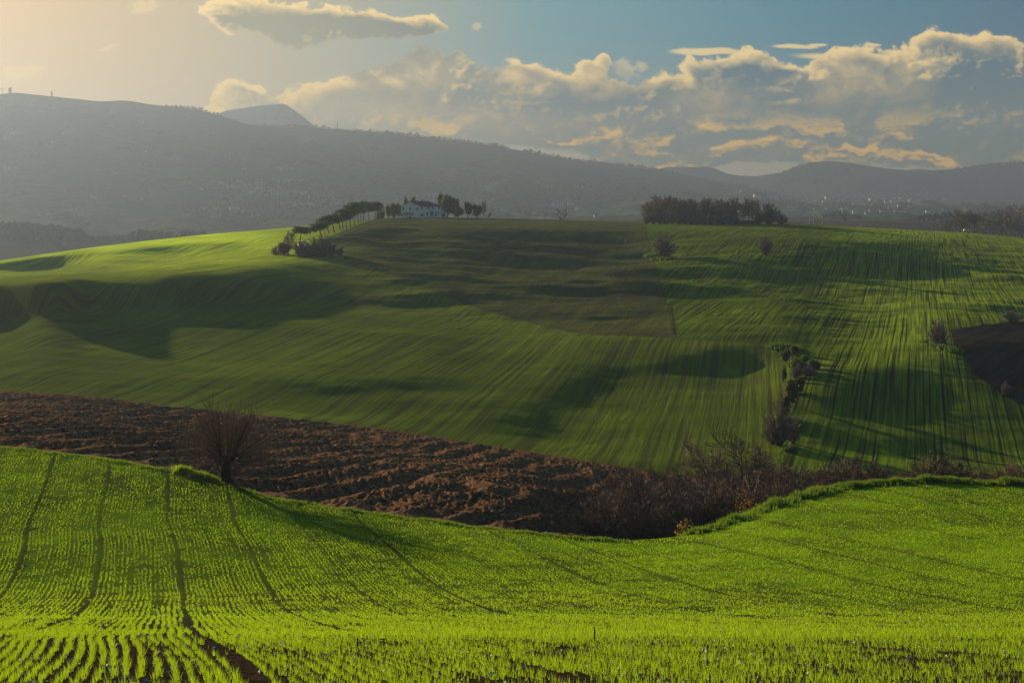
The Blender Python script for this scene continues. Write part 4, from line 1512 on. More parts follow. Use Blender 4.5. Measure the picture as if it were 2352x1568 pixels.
for a in [
    ('bare_tree', FARS[0], 'large brown bare tree low in the stream gully', 'tree', 1790, 1022, 908, 84, None, 1, 130, 12.5),
    ('bush', BUSHG[1], 'dark olive bush above the large bare tree in the gully', 'bush', 1815, 935, 868, 42, None, 1, 130, 12),
    ('bush', BUSHG[1], 'small olive bush in the gully beside the dark olive one', 'bush', 1838, 905, 862, 24, None, 1, 130, 12),
    ('bare_shrub', FARS[1], 'rusty brown shrub halfway up the stream gully', 'shrub', 1832, 872, 828, 40, None, 1, 130, 12.5),
    ('bush', BUSHG[0], 'bright green rounded mound at the head of the gully, upper of two', 'bush', 1826, 812, 790, 30, None, 1, 130, 12),
    ('bush', BUSHG[0], 'bright green rounded mound at the head of the gully, lower of two', 'bush', 1850, 836, 812, 34, None, 1, 130, 12),
    ('bush', BUSHG[2], 'dark scrub filling the gully just below the bright mounds', 'bush', 1832, 862, 822, 52, None, 1, 130, 12),
    ('bare_shrub', FARS[2], 'purplish bare shrub on the right bank below the mounds', 'shrub', 1858, 866, 830, 44, None, 1, 130, 12),
    ('bush', BUSHG[2], 'dark evergreen scrub between the rusty shrub and the olive bush', 'bush', 1828, 905, 866, 40, None, 1, 130, 12),
    ('bush', BUSHG[1], 'olive scrub spilling down to the top of the large bare tree', 'bush', 1806, 960, 905, 34, None, 1, 130, 12),
    ('bare_shrub', FARS[0], 'brown bare shrub hugging the right side of the large bare tree', 'shrub', 1820, 1016, 945, 44, None, 1, 130, 12),
    ('bare_shrub', FARS[1], 'brown bare shrub at the left foot of the large bare tree', 'shrub', 1775, 1020, 960, 40, None, 1, 130, 12),
    ('bush', BUSHG[2], 'dark green scrub left of the bright mounds in the gully', 'bush', 1806, 830, 800, 30, None, 1, 130, 12),
    ('bush', BUSHG[2], 'dark scrub on the right bank below the bright mounds', 'bush', 1868, 852, 822, 38, None, 1, 130, 12),
    ('bush', BUSHG[0], 'narrow green strip of brambles on the left bank of the gully', 'bush', 1800, 880, 835, 14, None, 1, 130, 12),
    ('bush', BUSHG[0], 'green tuft on the left bank beside the large bare tree', 'bush', 1764, 1010, 972, 16, None, 1, 130, 12),
    ('bush', BUSHG[0], 'bright green tuft under the right side of the large bare tree', 'bush', 1815, 1040, 1020, 40, None, 1, 130, 12),
    ('bare_tree', FARS[2], 'round bare purplish bush on the slope below the left of the grove', 'tree', 1525, 592, 530, 68, None, 1, 200, 12.5),
    ('bare_tree', FARS[1], 'smaller bare bush on the slope below the right of the grove', 'tree', 1758, 590, 535, 46, None, 1, 200, 12.5),
    ('bare_tree', FARS[0], 'bare grey bush at the corner of the dark ploughed patch', 'tree', 2158, 796, 722, 62, None, 1, 200, 12.5),
    ('bare_shrub', FARS[1], 'bare grey shrub row above the dark ploughed patch at the right edge', 'shrub', 2325, 742, 708, 60, None, 1, 200, 12.5),
    ('bare_shrub', FARS[2], 'bare grey shrub cut by the right edge above the ploughed patch', 'shrub', 2372, 738, 700, 60, None, 1, 200, 12.5),
    ('bare_shrub', FARS[0], 'small pale thin shrub standing alone on the dark ploughed patch', 'shrub', 2310, 908, 872, 30, None, 1, 200, 12.5),
]:
    nm, pr, lab, cat, px, pb, pt, w_, g, _, ym, bw = a
    on_hill(nm, pr, lab, cat, px, pb, pt, w_, g, 1, ym, bw)
sgr = []
for (px, py, hw) in [(2170, 800, 10), (2185, 806, 8), (2145, 790, 8), (1525, 596, 10), (1500, 588, 8), (1808, 1045, 14), (1795, 800, 12)]:
    Y = hit(px, py, 200)
    for k in range(120):
        sgr.append(((px + R.gauss(0, hw) - CX) / F * Y, Y + R.gauss(0, 1.5)))
rng = np.random.RandomState(2)
P = np.array(sgr)
V, T = blades(P[:, 0], P[:, 1], np.full(len(P), .9), np.full(len(P), .25), rng, .8, 3)
tag(link('rough_grass', mesh_np('rough_grass', V, None, T, [IVY])), 'rough green grass tufts round the shrubs on the hill', 'grass', kind='stuff')

# ------------------------------------------------------------------ grove on the skyline
def ridgeY(px):
    return float(np.interp(px, PXC, ridge_Y))


gl = {0: 'bare grey tree in the left third of the hilltop grove', 1: 'bare grey tree in the middle of the hilltop grove', 2: 'bare grey tree in the right third of the hilltop grove'}
for row in range(3):
    for k in range(17):
        px = 1484 + k * 15.6 + R.uniform(-5, 5) + row * 4
        if px > 1742:
            continue
        if px > 1695 and row == 0:
            continue
        Y = ridgeY(px) - 45 + row * 16 + R.uniform(-4, 4)
        tp = np.interp(px, [1478, 1500, 1520, 1600, 1660, 1700, 1740, 1760], [462, 448, 448, 453, 457, 454, 457, 474]) + R.uniform(-4, 9)
        third = 0 if px < 1565 else (1 if px < 1655 else 2)
        place_tree('bare_tree', FARB[(k + row) % 3], gl[third] + ', ' + ['front', 'middle', 'back'][row] + ' row', 'tree', px, Y, top_h(px, Y, tp), R.random() * 6.28, 'bare trees of the hilltop grove, ' + ['left', 'middle', 'right'][third] + ' third, ' + ['front', 'middle', 'back'][row] + ' row', .82)
for k, px in enumerate(np.linspace(1486, 1690, 15)):
    Y = ridgeY(px) - 52 + R.uniform(-3, 3)
    place_tree('bare_shrub', FARS[k % 3], 'dark undergrowth shrub along the foot of the hilltop grove, %s part' % ['left', 'middle', 'right'][min(k // 5, 2)], 'shrub', float(px), Y, R.uniform(5.0, 7.0), R.random() * 6.28, 'undergrowth of the hilltop grove, %s part' % ['left', 'middle', 'right'][min(k // 5, 2)], .85)
for px, pb, pt, w_, lab in [(1765, 535, 484, 66, 'big rounded brown bush at the right end of the hilltop grove'), (1795, 532, 510, 30, 'low brown bush on the right flank of the big rounded one'), (1742, 528, 500, 30, 'low brown bush on the left flank of the big rounded one')]:
    Y = ridgeY(px) - 48
    h = (pb - pt) / F * Y
    sx = (w_ / F * Y) / (13 * h / 10)
    place_tree('bare_shrub', FARS[1], lab, 'bush', px, Y, h + 1, 1.0, None, sx)
    
# ------------------------------------------------------------------ pines along the drive
def c2d(cx, cy, ox, oy, s):
    return (ox + cx / s) / 1.63265, (oy + cy / s) / 1.63265


pines = [(395, 560, 410, 445, 72), (575, 540, 530, 415, 85), (640, 505, 565, 368, 70), (680, 497, 645, 345, 76), (732, 482, 705, 335, 60), (752, 472, 745, 318, 62), (780, 468, 775, 300, 55),
         (815, 457, 800, 275, 62), (848, 437, 838, 262, 52), (880, 417, 880, 245, 62), (903, 406, 905, 250, 50), (925, 394, 940, 250, 56), (972, 377, 962, 240, 50), (1020, 368, 1035, 230, 60)]
ords = ['first', 'second', 'third', 'fourth', 'fifth', 'sixth', 'seventh', 'eighth', 'ninth', 'tenth', 'eleventh', 'twelfth', 'thirteenth', 'last']
lastY = 0
for k, (bx, by, cx, ty, hw) in enumerate(pines):
    px, py = c2d(bx, by, 950, 650, 2.24)
    ptx, pty = c2d(cx, ty, 950, 650, 2.24)
    Yh = min(hit(px, py, 300, 760), 650 + k * 2.5)
    Y = max(Yh, lastY + 2)
    lastY = Y
    h = (py - pty) / F * Y * (1.08 + .05 * ((k * 7) % 3 - 1))
    wm = hw / 2.24 / 1.633 / F * Y
    sx = 1.15 * wm / (4.6 * h / 10)
    t_ = place_tree('umbrella_pine', UMB[k % 3], '%s umbrella pine counted uphill along the drive to the farmhouse' % ords[k], 'tree', px, Y, h, R.random() * 6.28, 'umbrella pines along the drive', sx)
    t_.rotation_euler = (0, math.atan2((ptx - px) / F * Y, h) * .8, R.random() * .3)

# trees about the farmhouse
for cx, by, ty, hw, kd, dY, lab, nm in [
    (350, 525, 300, 105, ROUND[0], 8, 'dark evergreen tree left of the white farmhouse', 'evergreen_tree'), (440, 520, 285, 80, ROUND[1], 14, 'dark evergreen tree touching the left wall of the farmhouse', 'evergreen_tree'),
    (270, 525, 340, 60, ROUND[2], 4, 'smaller green tree at the left end of the evergreen clump', 'evergreen_tree'), (160, 525, 410, 60, ROUND[1], 18, 'low dark hedge bush between the last pine and the evergreen clump', 'evergreen_bush'),
    (90, 528, 430, 50, ROUND[0], 22, 'low dark bush right behind the last umbrella pine', 'evergreen_bush'),
    (570, 500, 215, 50, ROUND[2], 42, 'treetop showing left of the farmhouse gable peak', 'evergreen_tree'), (708, 500, 185, 78, ROUND[0], 45, 'round treetop rising behind the farmhouse roof', 'evergreen_tree'),
    (1310, 555, 135, 165, ROUND[1], 14, 'big dark pine standing right of the farmhouse', 'pine_tree'), (1200, 550, 150, 75, ROUND[2], 22, 'leafy tree between the farmhouse annex and the big pine', 'pine_tree'), (1440, 558, 200, 80, ROUND[0], 20, 'right shoulder tree of the big pine', 'pine_tree'),
    (1500, 560, 370, 90, ROUND[2], 8, 'low dark tree at the right foot of the big pine', 'evergreen_bush'),
    (1665, 560, 258, 85, ROUND[1], 6, 'small dark pine with a narrow crown right of the big pine', 'pine_tree'), (1830, 565, 318, 105, ROUND[0], 6, 'dark leaning pine at the right end of the farmhouse trees', 'pine_tree')]:
    px, py = c2d(cx, by, 1400, 700, 4.704)
    _, pt = c2d(cx, ty, 1400, 700, 4.704)
    Y = 690 + dY
    h = float(zof(pt, Y)) - at(px, Y)[2]
    wm = hw / 4.704 / 1.633 / F * Y
    h *= 1.10
    t_ = place_tree(nm, kd, lab, 'tree', px, Y, h, R.random() * 6.28, None, 1.2 * wm / (3.9 * h / 10))
for cx, tx, ty, lab in [(1935, 1960, 230, 'bare thin tree behind the leaning pine'), (1990, 2100, 410, 'low bare tree leaning right past the end of the farmhouse trees')]:
    px, py = c2d(cx, 570, 1400, 700, 4.704)
    _, pt = c2d(cx, ty, 1400, 700, 4.704)
    Y = 700
    h = float(zof(pt, Y)) - at(px, Y)[2]
    t_ = place_tree('bare_tree', FARB[0], lab, 'tree', px, Y, h, 1.0, None, .6)
    t_.rotation_euler = (0, .1 if ty < 300 else .75, 0)
# lone tree on the skyline
Y = ridgeY(1293) + 30
place_tree('bare_tree', proto_bare(411, 10, 1.25, .085, kids=(9, 6, 5), start=.16, ang=(55, 42, 38), twm=TWIG, lens=(.7, .5, .45)), 'lone round bare tree on the skyline between the farmhouse and the grove', 'tree', 1294, Y, top_h(1294, Y, 478), .3, None, 1.0)
# thicket round the shed
for px, pb, pt, w_, kd, lab in [(635, 586, 560, 26, FARS[0], 'reddish round shrub at the left end of the shed thicket'), (662, 588, 528, 46, FARB[0], 'tallest bare tree left of the small shed'), (690, 590, 548, 50, FARS[1], 'grey shrub in front of the small shed'),
                                (725, 590, 543, 52, FARS[2], 'broad grey shrub right of the small shed'), (748, 588, 532, 40, FARS[0], 'taller pale shrub behind the right part of the shed thicket'), (762, 588, 555, 44, FARS[1], 'grey shrub at the right end of the shed thicket'),
                                (648, 588, 556, 40, BUSHG[1], 'olive green bush under the tall bare tree by the shed'), (705, 591, 563, 56, FARS[0], 'low grey shrub at the front of the shed thicket'), (742, 591, 566, 56, FARS[2], 'low dark shrub at the front right of the shed thicket'), (781, 588, 568, 22, FARS[1], 'last small shrub of the shed thicket before the fallow field')]:
    on_hill('bare_shrub', kd, lab, 'shrub', px, pb, pt, w_ * 1.25, None, 1, 250, 13 if kd in FARS else (9 if kd in FARB else 12))

# ------------------------------------------------------------------ building helpers
def box(V, Q, x0, x1, y0, y1, z0, z1):
    b = len(V)
    V += [(x0, y0, z0), (x1, y0, z0), (x1, y1, z0), (x0, y1, z0), (x0, y0, z1), (x1, y0, z1), (x1, y1, z1), (x0, y1, z1)]
    Q += [(b, b + 3, b + 2, b + 1), (b + 4, b + 5, b + 6, b + 7), (b, b + 1, b + 5, b + 4), (b + 1, b + 2, b + 6, b + 5), (b + 2, b + 3, b + 7, b + 6), (b + 3, b, b + 4, b + 7)]


def bx(name, mat, dims, parent):
    V, Q = [], []
    for d in (dims if isinstance(dims[0], (tuple, list)) else [dims]):
        box(V, Q, *d)
    return link(name, mesh_np(name, V, Q, None, [mat]), parent)


WALLW = simple_mat('white_plaster', (.78, .73, .67), (.90, .85, .79), .7, obj=True)
WALLC = simple_mat('cream_plaster', (.50, .45, .34), (.60, .55, .44), .5, obj=True)
WALLP = simple_mat('pink_plaster', (.48, .36, .31), (.58, .44, .38), .5, obj=True)
PATCH = simple_mat('bare_plaster', (.30, .27, .22), (.42, .38, .32), 1.2, obj=True)
ROOFD = simple_mat('old_roof_tiles', (.055, .042, .038), (.11, .080, .068), 2.0, obj=True)
ROOFT = simple_mat('terracotta_roof', (.16, .085, .060), (.24, .14, .10), 1.0, obj=True)
DARKW = simple_mat('window_dark', (.012, .013, .015), (.03, .03, .034), 4.0, .35, .5, obj=True)
TEAL = simple_mat('teal_paint', (.010, .13, .12), (.018, .19, .17), 5.0, .5, .4, obj=True)
STEEL = simple_mat('pole_grey', (.18, .17, .16), (.30, .28, .26), 4.0, .6, .4, obj=True)
WHITE = simple_mat('white_enamel', (.62, .66, .68), (.74, .77, .78), 4.0, .4, .5, obj=True)

# ------------------------------------------------------------------ farmhouse
def farmhouse():
    Y = 676.0
    l = at(964, Y, 0)
    zb = float(zof(496, Y))
    L, W, HW, HP = 18.0, 11.0, 4.7, 6.9
    root = thing('farmhouse', 'long white two storey farmhouse with teal doors and a grey tiled roof on the hilltop', 'farmhouse', (l[0], Y, zb), math.radians(58))
    g = -2.5
    V = [(0, 0, g), (L, 0, g), (L, W, g), (0, W, g), (0, 0, HW), (L, 0, HW), (L, W, HW), (0, W, HW), (0, W / 2, HP)]
    Q = [(0, 1, 5, 4), (1, 2, 6, 5), (2, 3, 7, 6)]
    me_ = bpy.data.meshes.new('wall')
    me_.from_pydata(V, [], Q + [(3, 0, 4, 8, 7)])
    me_.materials.append(WALLW)
    wl_ = link('wall', me_, root)
    # roof: gable at x=0, hip at x=L, with thickness
    o = .45
    rz_ = lambda y: HP + .12 - abs(y - W / 2) * (HP - HW) / (W / 2)
    x0, x1, xh = -.35, L + o, L - 4.2
    A_ = [(x0, -o, rz_(-o)), (x1, -o, rz_(-o)), (xh, W / 2, HP + .12), (x0, W / 2, HP + .12), (x1, W + o, rz_(-o)), (x0, W + o, rz_(-o))]
    Bt = [(x, y, z - .18) for x, y, z in A_]
    V = A_ + Bt
    Fc = [(0, 1, 2, 3), (1, 4, 2), (4, 5, 3, 2), (6, 9, 8, 7), (7, 8, 10), (10, 8, 9, 11), (0, 6, 7, 1), (1, 7, 10, 4), (4, 10, 11, 5), (5, 11, 9, 3), (3, 9, 6, 0)]
    me_ = bpy.data.meshes.new('roof')
    me_.from_pydata(V, [], Fc)
    me_.materials.append(ROOFD)
    rf = link('roof', me_, root)
    bx('chimney', WALLC, (11.0, 11.7, W / 2 + 1.2, W / 2 + 1.9, HP - .8, HP + .9), rf)
    sr = []
    for x in np.arange(x0, x1, .75):          # tile courses running down the front slope
        xt = min(x, xh) if x > xh else x
        yt = W / 2 if x <= xh else W / 2 - (x - xh) / (x1 - xh) * (W / 2 + o)
        sr.append((x, -o, rz_(-o) + .02, x, yt, rz_(yt) + .02, .06, .06))
    V, Q = tubes(sr, 4)
    link('tile_courses', mesh_np('tile_courses', V, Q, None, [ROOFD]), rf)
    rf['kind'] = 'thing'

    def opening(wall, pos_, z, w, h, mat, name, sill=True):
        d = .03
        if wall == 'g':       # gable wall, x = 0
            o_ = bx(name, mat, (-d, .02, pos_ - w / 2, pos_ + w / 2, z, z + h), root)
            if sill:
                bx('frame', WALLC, [(-.07, -d, pos_ - w / 2 - .12, pos_ - w / 2, z, z + h), (-.07, -d, pos_ + w / 2, pos_ + w / 2 + .12, z, z + h), (-.10, -d, pos_ - w / 2 - .15, pos_ + w / 2 + .15, z - .12, z)], o_)
        else:
            o_ = bx(name, mat, (pos_ - w / 2, pos_ + w / 2, -d, .02, z, z + h), root)
            if sill:
                bx('frame', WALLC, [(pos_ - w / 2 - .12, pos_ - w / 2, -.07, -d, z, z + h), (pos_ + w / 2, pos_ + w / 2 + .12, -.07, -d, z, z + h), (pos_ - w / 2 - .15, pos_ + w / 2 + .15, -.10, -d, z - .12, z)], o_)
        return o_

    for p_ in (1.45, 5.5, 9.65):
        opening('g', p_, 2.8, .75, 1.25, DARKW, 'window')
    opening('g', 9.7, 1.0, .5, .5, DARKW, 'window', False)
    bx('plaster_patch', PATCH, (-.028, 0.01, 4.9, 9.3, .1, 1.85), root)
    opening('g', 4.15, 0.1, 1.2, 1.75, TEAL, 'door', False)
    opening('g', .95, 0.1, .45, 1.3, TEAL, 'door', False)
    bx('name_plate', STEEL, (-.035, .01, 1.2, 2.6, 2.3, 2.5), root)
    for p_ in (1.9, 6.8, 10.9, 16.1):
        opening('f', p_, 3.25, .9, 1.1, DARKW, 'window', False)
    opening('f', 9.9, 0, 2.7, 2.2, TEAL, 'door', False)
    opening('f', 6.4, .4, 1.2, 1.2, DARKW, 'window', False)
    opening('f', 13.3, 1.0, 1.0, .8, DARKW, 'window', False)
    opening('f', 15.6, 1.0, 1.2, .8, DARKW, 'window', False)
    # lean-to annex at the far end
    V = [(L, .6, g), (L + 5, .6, g), (L + 5, 9, g), (L, 9, g), (L, .6, 3.3), (L + 5, .6, 2.2), (L + 5, 9, 2.2), (L, 9, 3.3)]
    me_ = bpy.data.meshes.new('annex')
    me_.from_pydata(V, [], [(0, 1, 5, 4), (1, 2, 6, 5), (2, 3, 7, 6), (3, 0, 4, 7)])
    me_.materials.append(WALLC)
    an = link('annex', me_, root)
    V = [(L - .0, .2, 3.32), (L + 5.4, .2, 2.14), (L + 5.4, 9.4, 2.14), (L, 9.4, 3.32)]
    V = V + [(x, y, z + .15) for x, y, z in V]
    link('annex_roof', mesh_np('annex_roof', V, [(0, 3, 2, 1), (4, 5, 6, 7), (0, 1, 5, 4), (1, 2, 6, 5), (2, 3, 7, 6), (3, 0, 4, 7)], None, [ROOFT]), an)
    # trough and low scrub in front
    px, py = c2d(935, 535, 1400, 700, 4.704)
    Yt = 668
    t_ = thing('water_trough', 'small white tub on the grass in front of the farmhouse', 'trough', (float((px - CX) / F * Yt), Yt, float(zof(py + 1.6, Yt))))
    bx('tub', WHITE, [(-.8, .8, -.4, -.33, 0, .7), (-.8, .8, .33, .4, 0, .7), (-.8, -.73, -.33, .33, 0, .7), (.73, .8, -.33, .33, 0, .7), (-.73, .73, -.33, .33, 0, .1)], t_)
    for cx, w_, h_, lab, pr in [(500, 60, 1.0, 'low hedge at the left corner of the farmhouse', BUSHG[2]), (640, 120, 1.2, 'heap of dark brush below the farmhouse gable', FARS[0]), (860, 90, 1.3, 'low dark shrubs at the near corner of the farmhouse', FARS[1]),
                                (1100, 60, 1.6, 'dark bush in front of the farmhouse right of the big door', BUSHG[2]), (1230, 90, 1.5, 'dark bush in front of the annex', BUSHG[2]), (945, 20, 2.3, 'narrow dark shrub left of the big teal door', BUSHG[2])]:
        px, _ = c2d(cx, 500, 1400, 700, 4.704)
        Yq = 674 + (2 if cx > 900 else 0) + max(0, (cx - 900)) * .02 if cx != 640 else 664
        s = h_ / 10
        t2 = thing('scrub_bush', lab, 'bush', (float((px - CX) / F * Yq), Yq, float(zof(497 if cx != 640 else 502, Yq))), .4, (w_ / 4.704 / 1.633 / F * Yq / 12, w_ / 4.704 / 1.633 / F * Yq / 12, s))
        link('trunk', pr[0], t2)
        link('foliage', pr[1], t2)


farmhouse()
# small shed in the thicket
Y = hit(698, 574, 300) + 4
lz = float(zof(568, Y)) - .3
rt = thing('shed', 'small white gabled shed with a brown roof half hidden in the thicket', 'shed', (float((697 - CX) / F * Y), Y, lz), math.radians(15), .62)
bx('wall', WALLW, (-2.6, 2.6, 0, 6, -1, 2.6), rt)
me_ = bpy.data.meshes.new('gable')
me_.from_pydata([(-2.6, 0, 2.6), (2.6, 0, 2.6), (0, 0, 3.6), (-2.6, 6, 2.6), (2.6, 6, 2.6), (0, 6, 3.6)], [], [(0, 1, 2), (4, 3, 5), (0, 2, 5, 3), (2, 1, 4, 5)])
me_.materials.append(WALLW)
link('gable', me_, rt)
me_ = bpy.data.meshes.new('roof')
V = [(-3.1, -.4, 2.5), (0, -.4, 3.72), (3.1, -.4, 2.5), (-3.1, 6.4, 2.5), (0, 6.4, 3.72), (3.1, 6.4, 2.5)]
me_.from_pydata(V + [(x, y, z + .16) for x, y, z in V], [], [(0, 1, 4, 3), (1, 2, 5, 4), (6, 9, 10, 7), (7, 10, 11, 8), (0, 6, 7, 1), (1, 7, 8, 2), (3, 4, 10, 9), (4, 5, 11, 10), (0, 3, 9, 6), (2, 8, 11, 5)])
me_.materials.append(ROOFT)
link('roof', me_, rt)
# hut at the grove
Y = ridgeY(1677) - 50
rt = thing('hut', 'tiny brown hut under the trees at the right of the hilltop grove', 'hut', at(1677, Y, 0), .2)
bx('wall', PATCH, (-1.7, 1.7, 0, 2.5, -.3, 2.2), rt)
bx('roof', ROOFT, (-2.0, 2.0, -.25, 2.8, 2.2, 2.4), rt)
bx('door', DARKW, (-.4, .4, -.03, 0.01, 0, 1.8), rt)
# low dark wall right of the hut
Y = ridgeY(1710) - 44
rt = thing('low_wall', 'low dark stone wall at the right side of the hilltop grove', 'wall', at(1712, Y, 0), .05)
bx('wall', ROOFD, (-7.5, 7.5, 0, .5, -.5, 1.7), rt)

# ------------------------------------------------------------------ poles
def pole(px, pybase, pytop, Y, label, lamp=False, tilt=0.0):
    l = at(px, Y, 0)
    zb = l[2]
    zt = float(zof(pytop, Y))
    h = zt - zb
    t_ = thing('lamp_post' if lamp else 'utility_pole', label, 'lamp post' if lamp else 'pole', (l[0], Y, zb - .1))
    t_.rotation_euler = (0, tilt, 0)
    V, Q = tubes([(0, 0, 0, 0, 0, h * .5, .16, .13), (0, 0, h * .5, 0, 0, h, .13, .10)], 6)
    link('post', mesh_np('post', V, Q, None, [STEEL], True), t_)
    if lamp:
        bx('lamp_head', WHITE, (-.35, .35, -.2, .2, h, h + .35), t_)
    else:
        bx('crossarm', STEEL, (-.7, .7, -.06, .06, h - .8, h - .65), t_)


pole(1253, 506, 485, ridgeY(1253) + 30, 'lamp post with a pale head on the skyline left of the lone tree', True)
pole(1857, 515, 494, ridgeY(1857) + 40, 'thin leaning pole on the skyline right of the grove', False, .14)
pole(1888, 517, 499, ridgeY(1888) + 30, 'lamp post with a pale head right of the leaning pole', True)
pole(1869, 517, 480, ridgeY(1869) + 180, 'taller lamp post with a bright head between the leaning pole and the short lamp post', True)
pole(1977, 525, 510, ridgeY(1977) + 30, 'short dark pole on the skyline of the striped field', False)
pole(146, 577, 560, ridgeY(146) + 60, 'thin lamp post on the skyline at the far left', True)
pole(1380, 509, 503, ridgeY(1380) + 20, 'very short dark post on the skyline between the lone tree and the grove', False)

# ------------------------------------------------------------------ trees, car and wood on the right skyline
for px, pt, lab in [(2211, 485, 'left of two bare roadside trees beside the white car'), (2236, 486, 'right of two bare roadside trees beside the white car'), (2309, 488, 'single bare roadside tree near the right edge')]:
    Y = ridgeY(px) + 6
    place_tree('bare_tree', ROAD[int(px) % 2], lab, 'tree', px, Y, top_h(px, Y, pt - 3), px, None, 1.1)
for k, (px, pt) in enumerate([(2172, 498), (2190, 492), (2226, 478), (2246, 484), (2262, 500), (2280, 498), (2292, 490), (2318, 482), (2330, 478), (2345, 476), (2360, 474), (2375, 474), (2208, 488), (2240, 500), (2300, 500), (2325, 500), (2350, 496), (2385, 490), (2150, 512)]):
    Y = 1120 + (k % 4) * 20
    zx = 'left end' if px < 2235 else ('middle' if px < 2305 else 'right end')
    place_tree('bare_tree', FARB[k % 3], 'bare brown tree at the %s of the wood behind the roadside trees' % zx, 'tree', px, Y, top_h(px, Y, pt), k * 1.7, 'wood behind the roadside trees, ' + zx, 1.25)
for k, (px, pt) in enumerate([(2290, 478), (2312, 469), (2335, 468), (2272, 490)]):
    Y = 1350
    place_tree('bare_tree', FARB[k % 3], 'hazy grey tree of the farther clump above the wood on the right', 'tree', px, Y, top_h(px, Y, pt), k * 1.1, 'farther clump above the wood', 1.5)


def car():
    px = 2220
    Y = ridgeY(px) + 22
    l = at(px, Y, 0)
    root = thing('parked_car', 'small white car on the road between the two bare roadside trees', 'car', (l[0], Y, float(zof(532.5, Y)) ), .12)
    prof = [(-2.05, .35), (-2.05, .85), (-1.75, 1.0), (-1.25, 1.42), (.35, 1.47), (1.0, 1.02), (1.85, .88), (2.05, .7), (2.05, .35)]
    n = len(prof)
    V = [(x, -.82, z) for x, z in prof] + [(x, .82, z) for x, z in prof]
    Fc = [tuple(range(n)), tuple(range(2 * n - 1, n - 1, -1))] + [(i, i + n, (i + 1) % n + n, (i + 1) % n) for i in range(n)]
    me_ = bpy.data.meshes.new('body')
    me_.from_pydata(V, [], Fc)
    me_.materials.append(WHITE)
    link('body', me_, root)
    for s in (-1, 1):
        V = [(-1.15, s * .835, 1.0), (.35, s * .835, 1.0), (.2, s * .835, 1.36), (-1.0, s * .835, 1.36)]
        V2 = [(x, y - s * .03, z) for x, y, z in V]
        link('window', mesh_np('window', V + V2, [(0, 1, 2, 3), (4, 7, 6, 5), (0, 4, 5, 1), (1, 5, 6, 2), (2, 6, 7, 3), (3, 7, 4, 0)], None, [DARKW]), root)
        for x in (-1.3, 1.3):
            V, Q = tubes([(x, s * .62, .33, x, s * .88, .33, .33, .33), (x, s * .88, .33, x, s * .881, .33, .33, .01)], 12)
            link('wheel', mesh_np('wheel', V, Q, None, [DARKW]), root)


car()

# ------------------------------------------------------------------ villages: every house a thing of its own
WALLS = {'w': simple_mat('village_white', (.46, .47, .48), (.58, .59, .60), .02), 'c': simple_mat('village_cream', (.44, .40, .31), (.54, .48, .38), .02), 'p': simple_mat('village_pink', (.44, .34, .29), (.50, .39, .33), .02)}
HM = {}


def house_meshes(kind, tall):
    key = (kind, tall)
    if key in HM:
        return HM[key]
    w, d, h, r = 1.0, .8, (.62 if not tall else 1.0), (.22 if not tall else .2)
    V = [(-w / 2, -d / 2, -.6), (w / 2, -d / 2, -.6), (w / 2, d / 2, -.6), (-w / 2, d / 2, -.6), (-w / 2, -d / 2, h), (w / 2, -d / 2, h), (w / 2, d / 2, h), (-w / 2, d / 2, h), (-w / 2, 0, h + r), (w / 2, 0, h + r)]
    me_ = bpy.data.meshes.new('wall')
    me_.from_pydata(V, [], [(0, 1, 5, 4), (2, 3, 7, 6), (1, 2, 6, 9, 5), (3, 0, 4, 8, 7)])
    me_.materials.append(WALLS[kind])
    o = .05
    V = [(-w / 2 - o, -d / 2 - o, h - .02), (w / 2 + o, -d / 2 - o, h - .02), (w / 2 + o, 0, h + r + .03), (-w / 2 - o, 0, h + r + .03), (w / 2 + o, d / 2 + o, h - .02), (-w / 2 - o, d / 2 + o, h - .02)]
    V2 = [(x, y, z - .03) for x, y, z in V]
    mr = bpy.data.meshes.new('roof')
    mr.from_pydata(V + V2, [], [(0, 1, 2, 3), (3, 2, 4, 5), (6, 9, 8, 7), (9, 11, 10, 8), (0, 6, 7, 1), (1, 7, 8, 2), (2, 8, 10, 4), (4, 10, 11, 5), (5, 11, 9, 3), (3, 9, 6, 0)])
    mr.materials.append(ROOFT)
    Vw, Qw = [], []
    for zc in ([.12, .38] if not tall else [.1, .4, .7]):
        for xc in (-.3, 0, .3):
            box(Vw, Qw, xc - .05, xc + .05, -d / 2 - .008, -d / 2 + .004, zc, zc + .13)
    mw = mesh_np('window', Vw, Qw, None, [DARKW])
    HM[key] = (me_, mr, mw)
    return HM[key]


